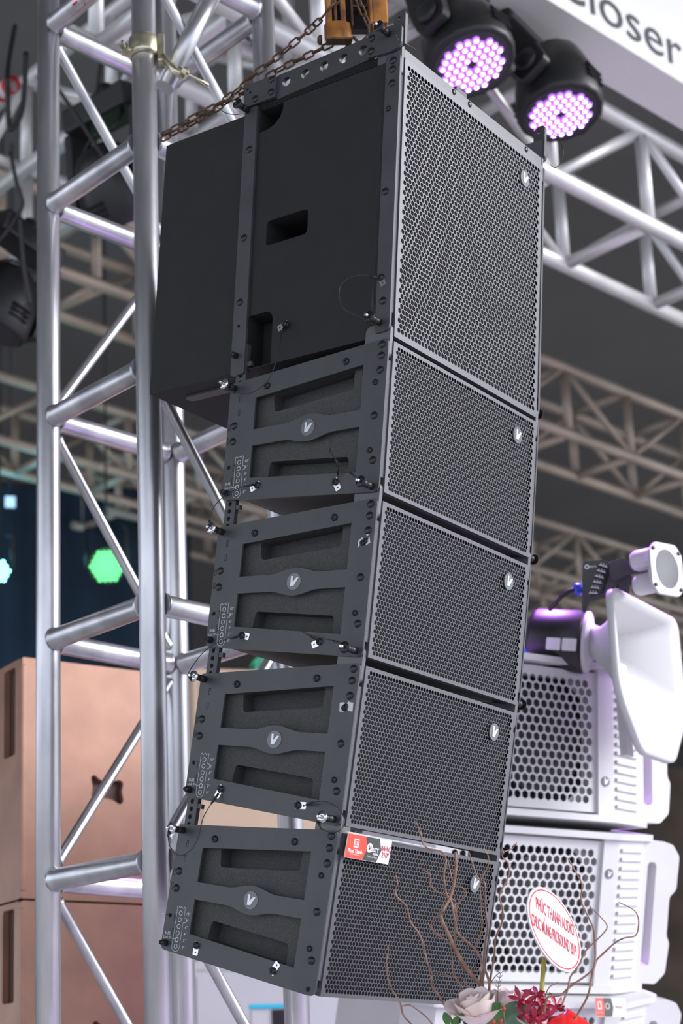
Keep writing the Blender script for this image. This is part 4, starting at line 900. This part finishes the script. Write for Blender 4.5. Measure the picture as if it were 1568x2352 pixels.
for (px, py, Z, ax, sp, lb) in ((1196, 2294, 2.98, (-.3, .1, -.95), .3, 'leftmost of the red orchids, flat open'), (1232, 2285, 2.99, (.2, -.6, -.8), 1.0, 'topmost red orchid beside the sign stick'), (1208, 2332, 2.97, (-.5, .3, -.8), 2.0, 'lower left red orchid near the green leaf'),
                                (1247, 2308, 2.99, (.3, -.2, -.95), .1, 'middle red orchid of the cluster'), (1277, 2312, 2.98, (.6, .1, -.8), 1.6, 'right red orchid with curled petals'), (1262, 2336, 2.96, (.1, .3, -.95), .8, 'lowest red orchid, above the glossy red flower'), (1228, 2342, 2.96, (-.1, .2, -.97), 2.6, 'bottom middle red orchid by the pale rose')):
    orchid(lb, px, py, Z, ax, sp, 1.0 if py > 2290 else 1.05)

# anthurium
an = thing('anthurium', 'glossy bright red heart-shaped anthurium cut by the bottom edge', 'flower', loc=U(1312, 2362, 2.93))
a, s = cw((.05, -.62, .78)).normalized(), cw((1, .05, .05)); s = (s - a * s.dot(a)).normalized(); nn = s.cross(a); mb = MB(); N, K = 12, 13
for off in (0, .0012):
    o = len(mb.v)
    for j in range(N):
        v = j / (N - 1); w = .042 * (math.sin(PI * (.18 + .80 * v)) ** .8) * (1 if v < .8 else (1 - (v - .8) * 3.2))
        for i in range(K): u = -1 + 2 * i / (K - 1); mb.v.append(a * (-.04 + .085 * v - (.012 * abs(u) if v < .2 else 0)) + s * (u * max(w, .0012)) + nn * (-.010 * u * u + .006 * math.sin(PI * v) + .0015 * math.cos(abs(u) * 14) + off))
    for j in range(N - 1):
        for i in range(K - 1): mb.face((o + j * K + i, o + j * K + i + 1, o + (j + 1) * K + i + 1, o + (j + 1) * K + i), True)
mb.build('spathe', 'anth', an)
MB().lathe(nn * .004 - a * .038, (nn + a * .8), [(.003, 0), (.0042, .006), (.0035, .026), (.001, .032)], 10).build('spadix', 'tan', an)

for (px, py, r, lb) in ((1156, 2317, .0038, 'red berry bud standing on a stalk before the round leaf'), (1133, 2348, .0040, 'left of the two low red berry buds by the rose'), (1149, 2346, .0040, 'right of the two low red berry buds by the rose')):
    b = thing('berry', lb, 'berry', 'red berry buds', loc=U(px, py, 2.96)); MB().sphere((0, 0, 0), r, 10, 7, (1, 1, 1.25)).build('fruit', 'berry', b)
    MB().tube([(0, 0, -r), (.001, 0, -.02), (0, 0, -.06)], .0008, 6).build('stalk', 'bark', b)
for (px, py, lb) in ((1143, 2250, 'thin grey heather sprig upright over the second rose'), (1157, 2297, 'thin grey heather sprig leaning right over the second rose')):
    b = thing('heather_sprig', lb, 'sprig', 'grey heather sprigs', loc=U(px, py + 60, 3.0)); lean = .2 if py > 2270 else .03
    P = [V((lean * .05 * k * k / 9, 0, .008 * k)) for k in range(8)]; MB().tube(P, [.0008] * 7 + [.0003], 6).build('stalk', 'bark', b)
    for k in range(3, 8):
        for sg in (1, -1): MB().tube([P[k], P[k] + V((sg * .004, 0, .003)), P[k] + V((sg * .0055, 0, .006))], [.0006, .0007, .0003], 5).build('bud', 'leafg', b)

# oval sign on a stick
A_ = cw((.65, .48, .59)).normalized(); B_ = cw((.056, -.804, .592)); B_ = (B_ - A_ * B_.dot(A_)).normalized(); N_ = A_.cross(B_); SO = U(1273.5, 2134.5, 3.0)
sg = thing('oval_sign', 'white oval greeting sign with red Vietnamese lettering on a bamboo stick', 'sign', loc=SO)
fo = lambda h: (lambda u, v: A_ * u + B_ * v + N_ * h)
RA_, RB_ = .0880, .0745
el = lambda k: [(RA_ * k * math.cos(2 * PI * i / 56), RB_ * k * math.sin(2 * PI * i / 56)) for i in range(56)]
MB().prism([el(1)], fo(-.003), fo(0)).build('board', 'paper', sg)
MB().prism([el(.945), el(.915)], fo(0), fo(.0004)).build('red_border', 'redink', sg)
mb = text_mb('PHÚC THANH AUDIO', .0340, lambda u, v: fo(.0005)(u + .004, v + .0250), width=.126, bold=.0006); text_mb('CHÚC MỪNG PROSOUND 2019', .0340, lambda u, v: fo(.0005)(u - .003, v - .0150), mb, width=.148, bold=.0006); mb.build('red_lettering', 'redink', sg)
p0, p1 = U(1256, 2195, 3.015) - SO, U(1238, 2352, 3.0) - SO
MB().tube([p0 - N_ * .006, p1], .0042, 10).build('stick', 'stick', sg)
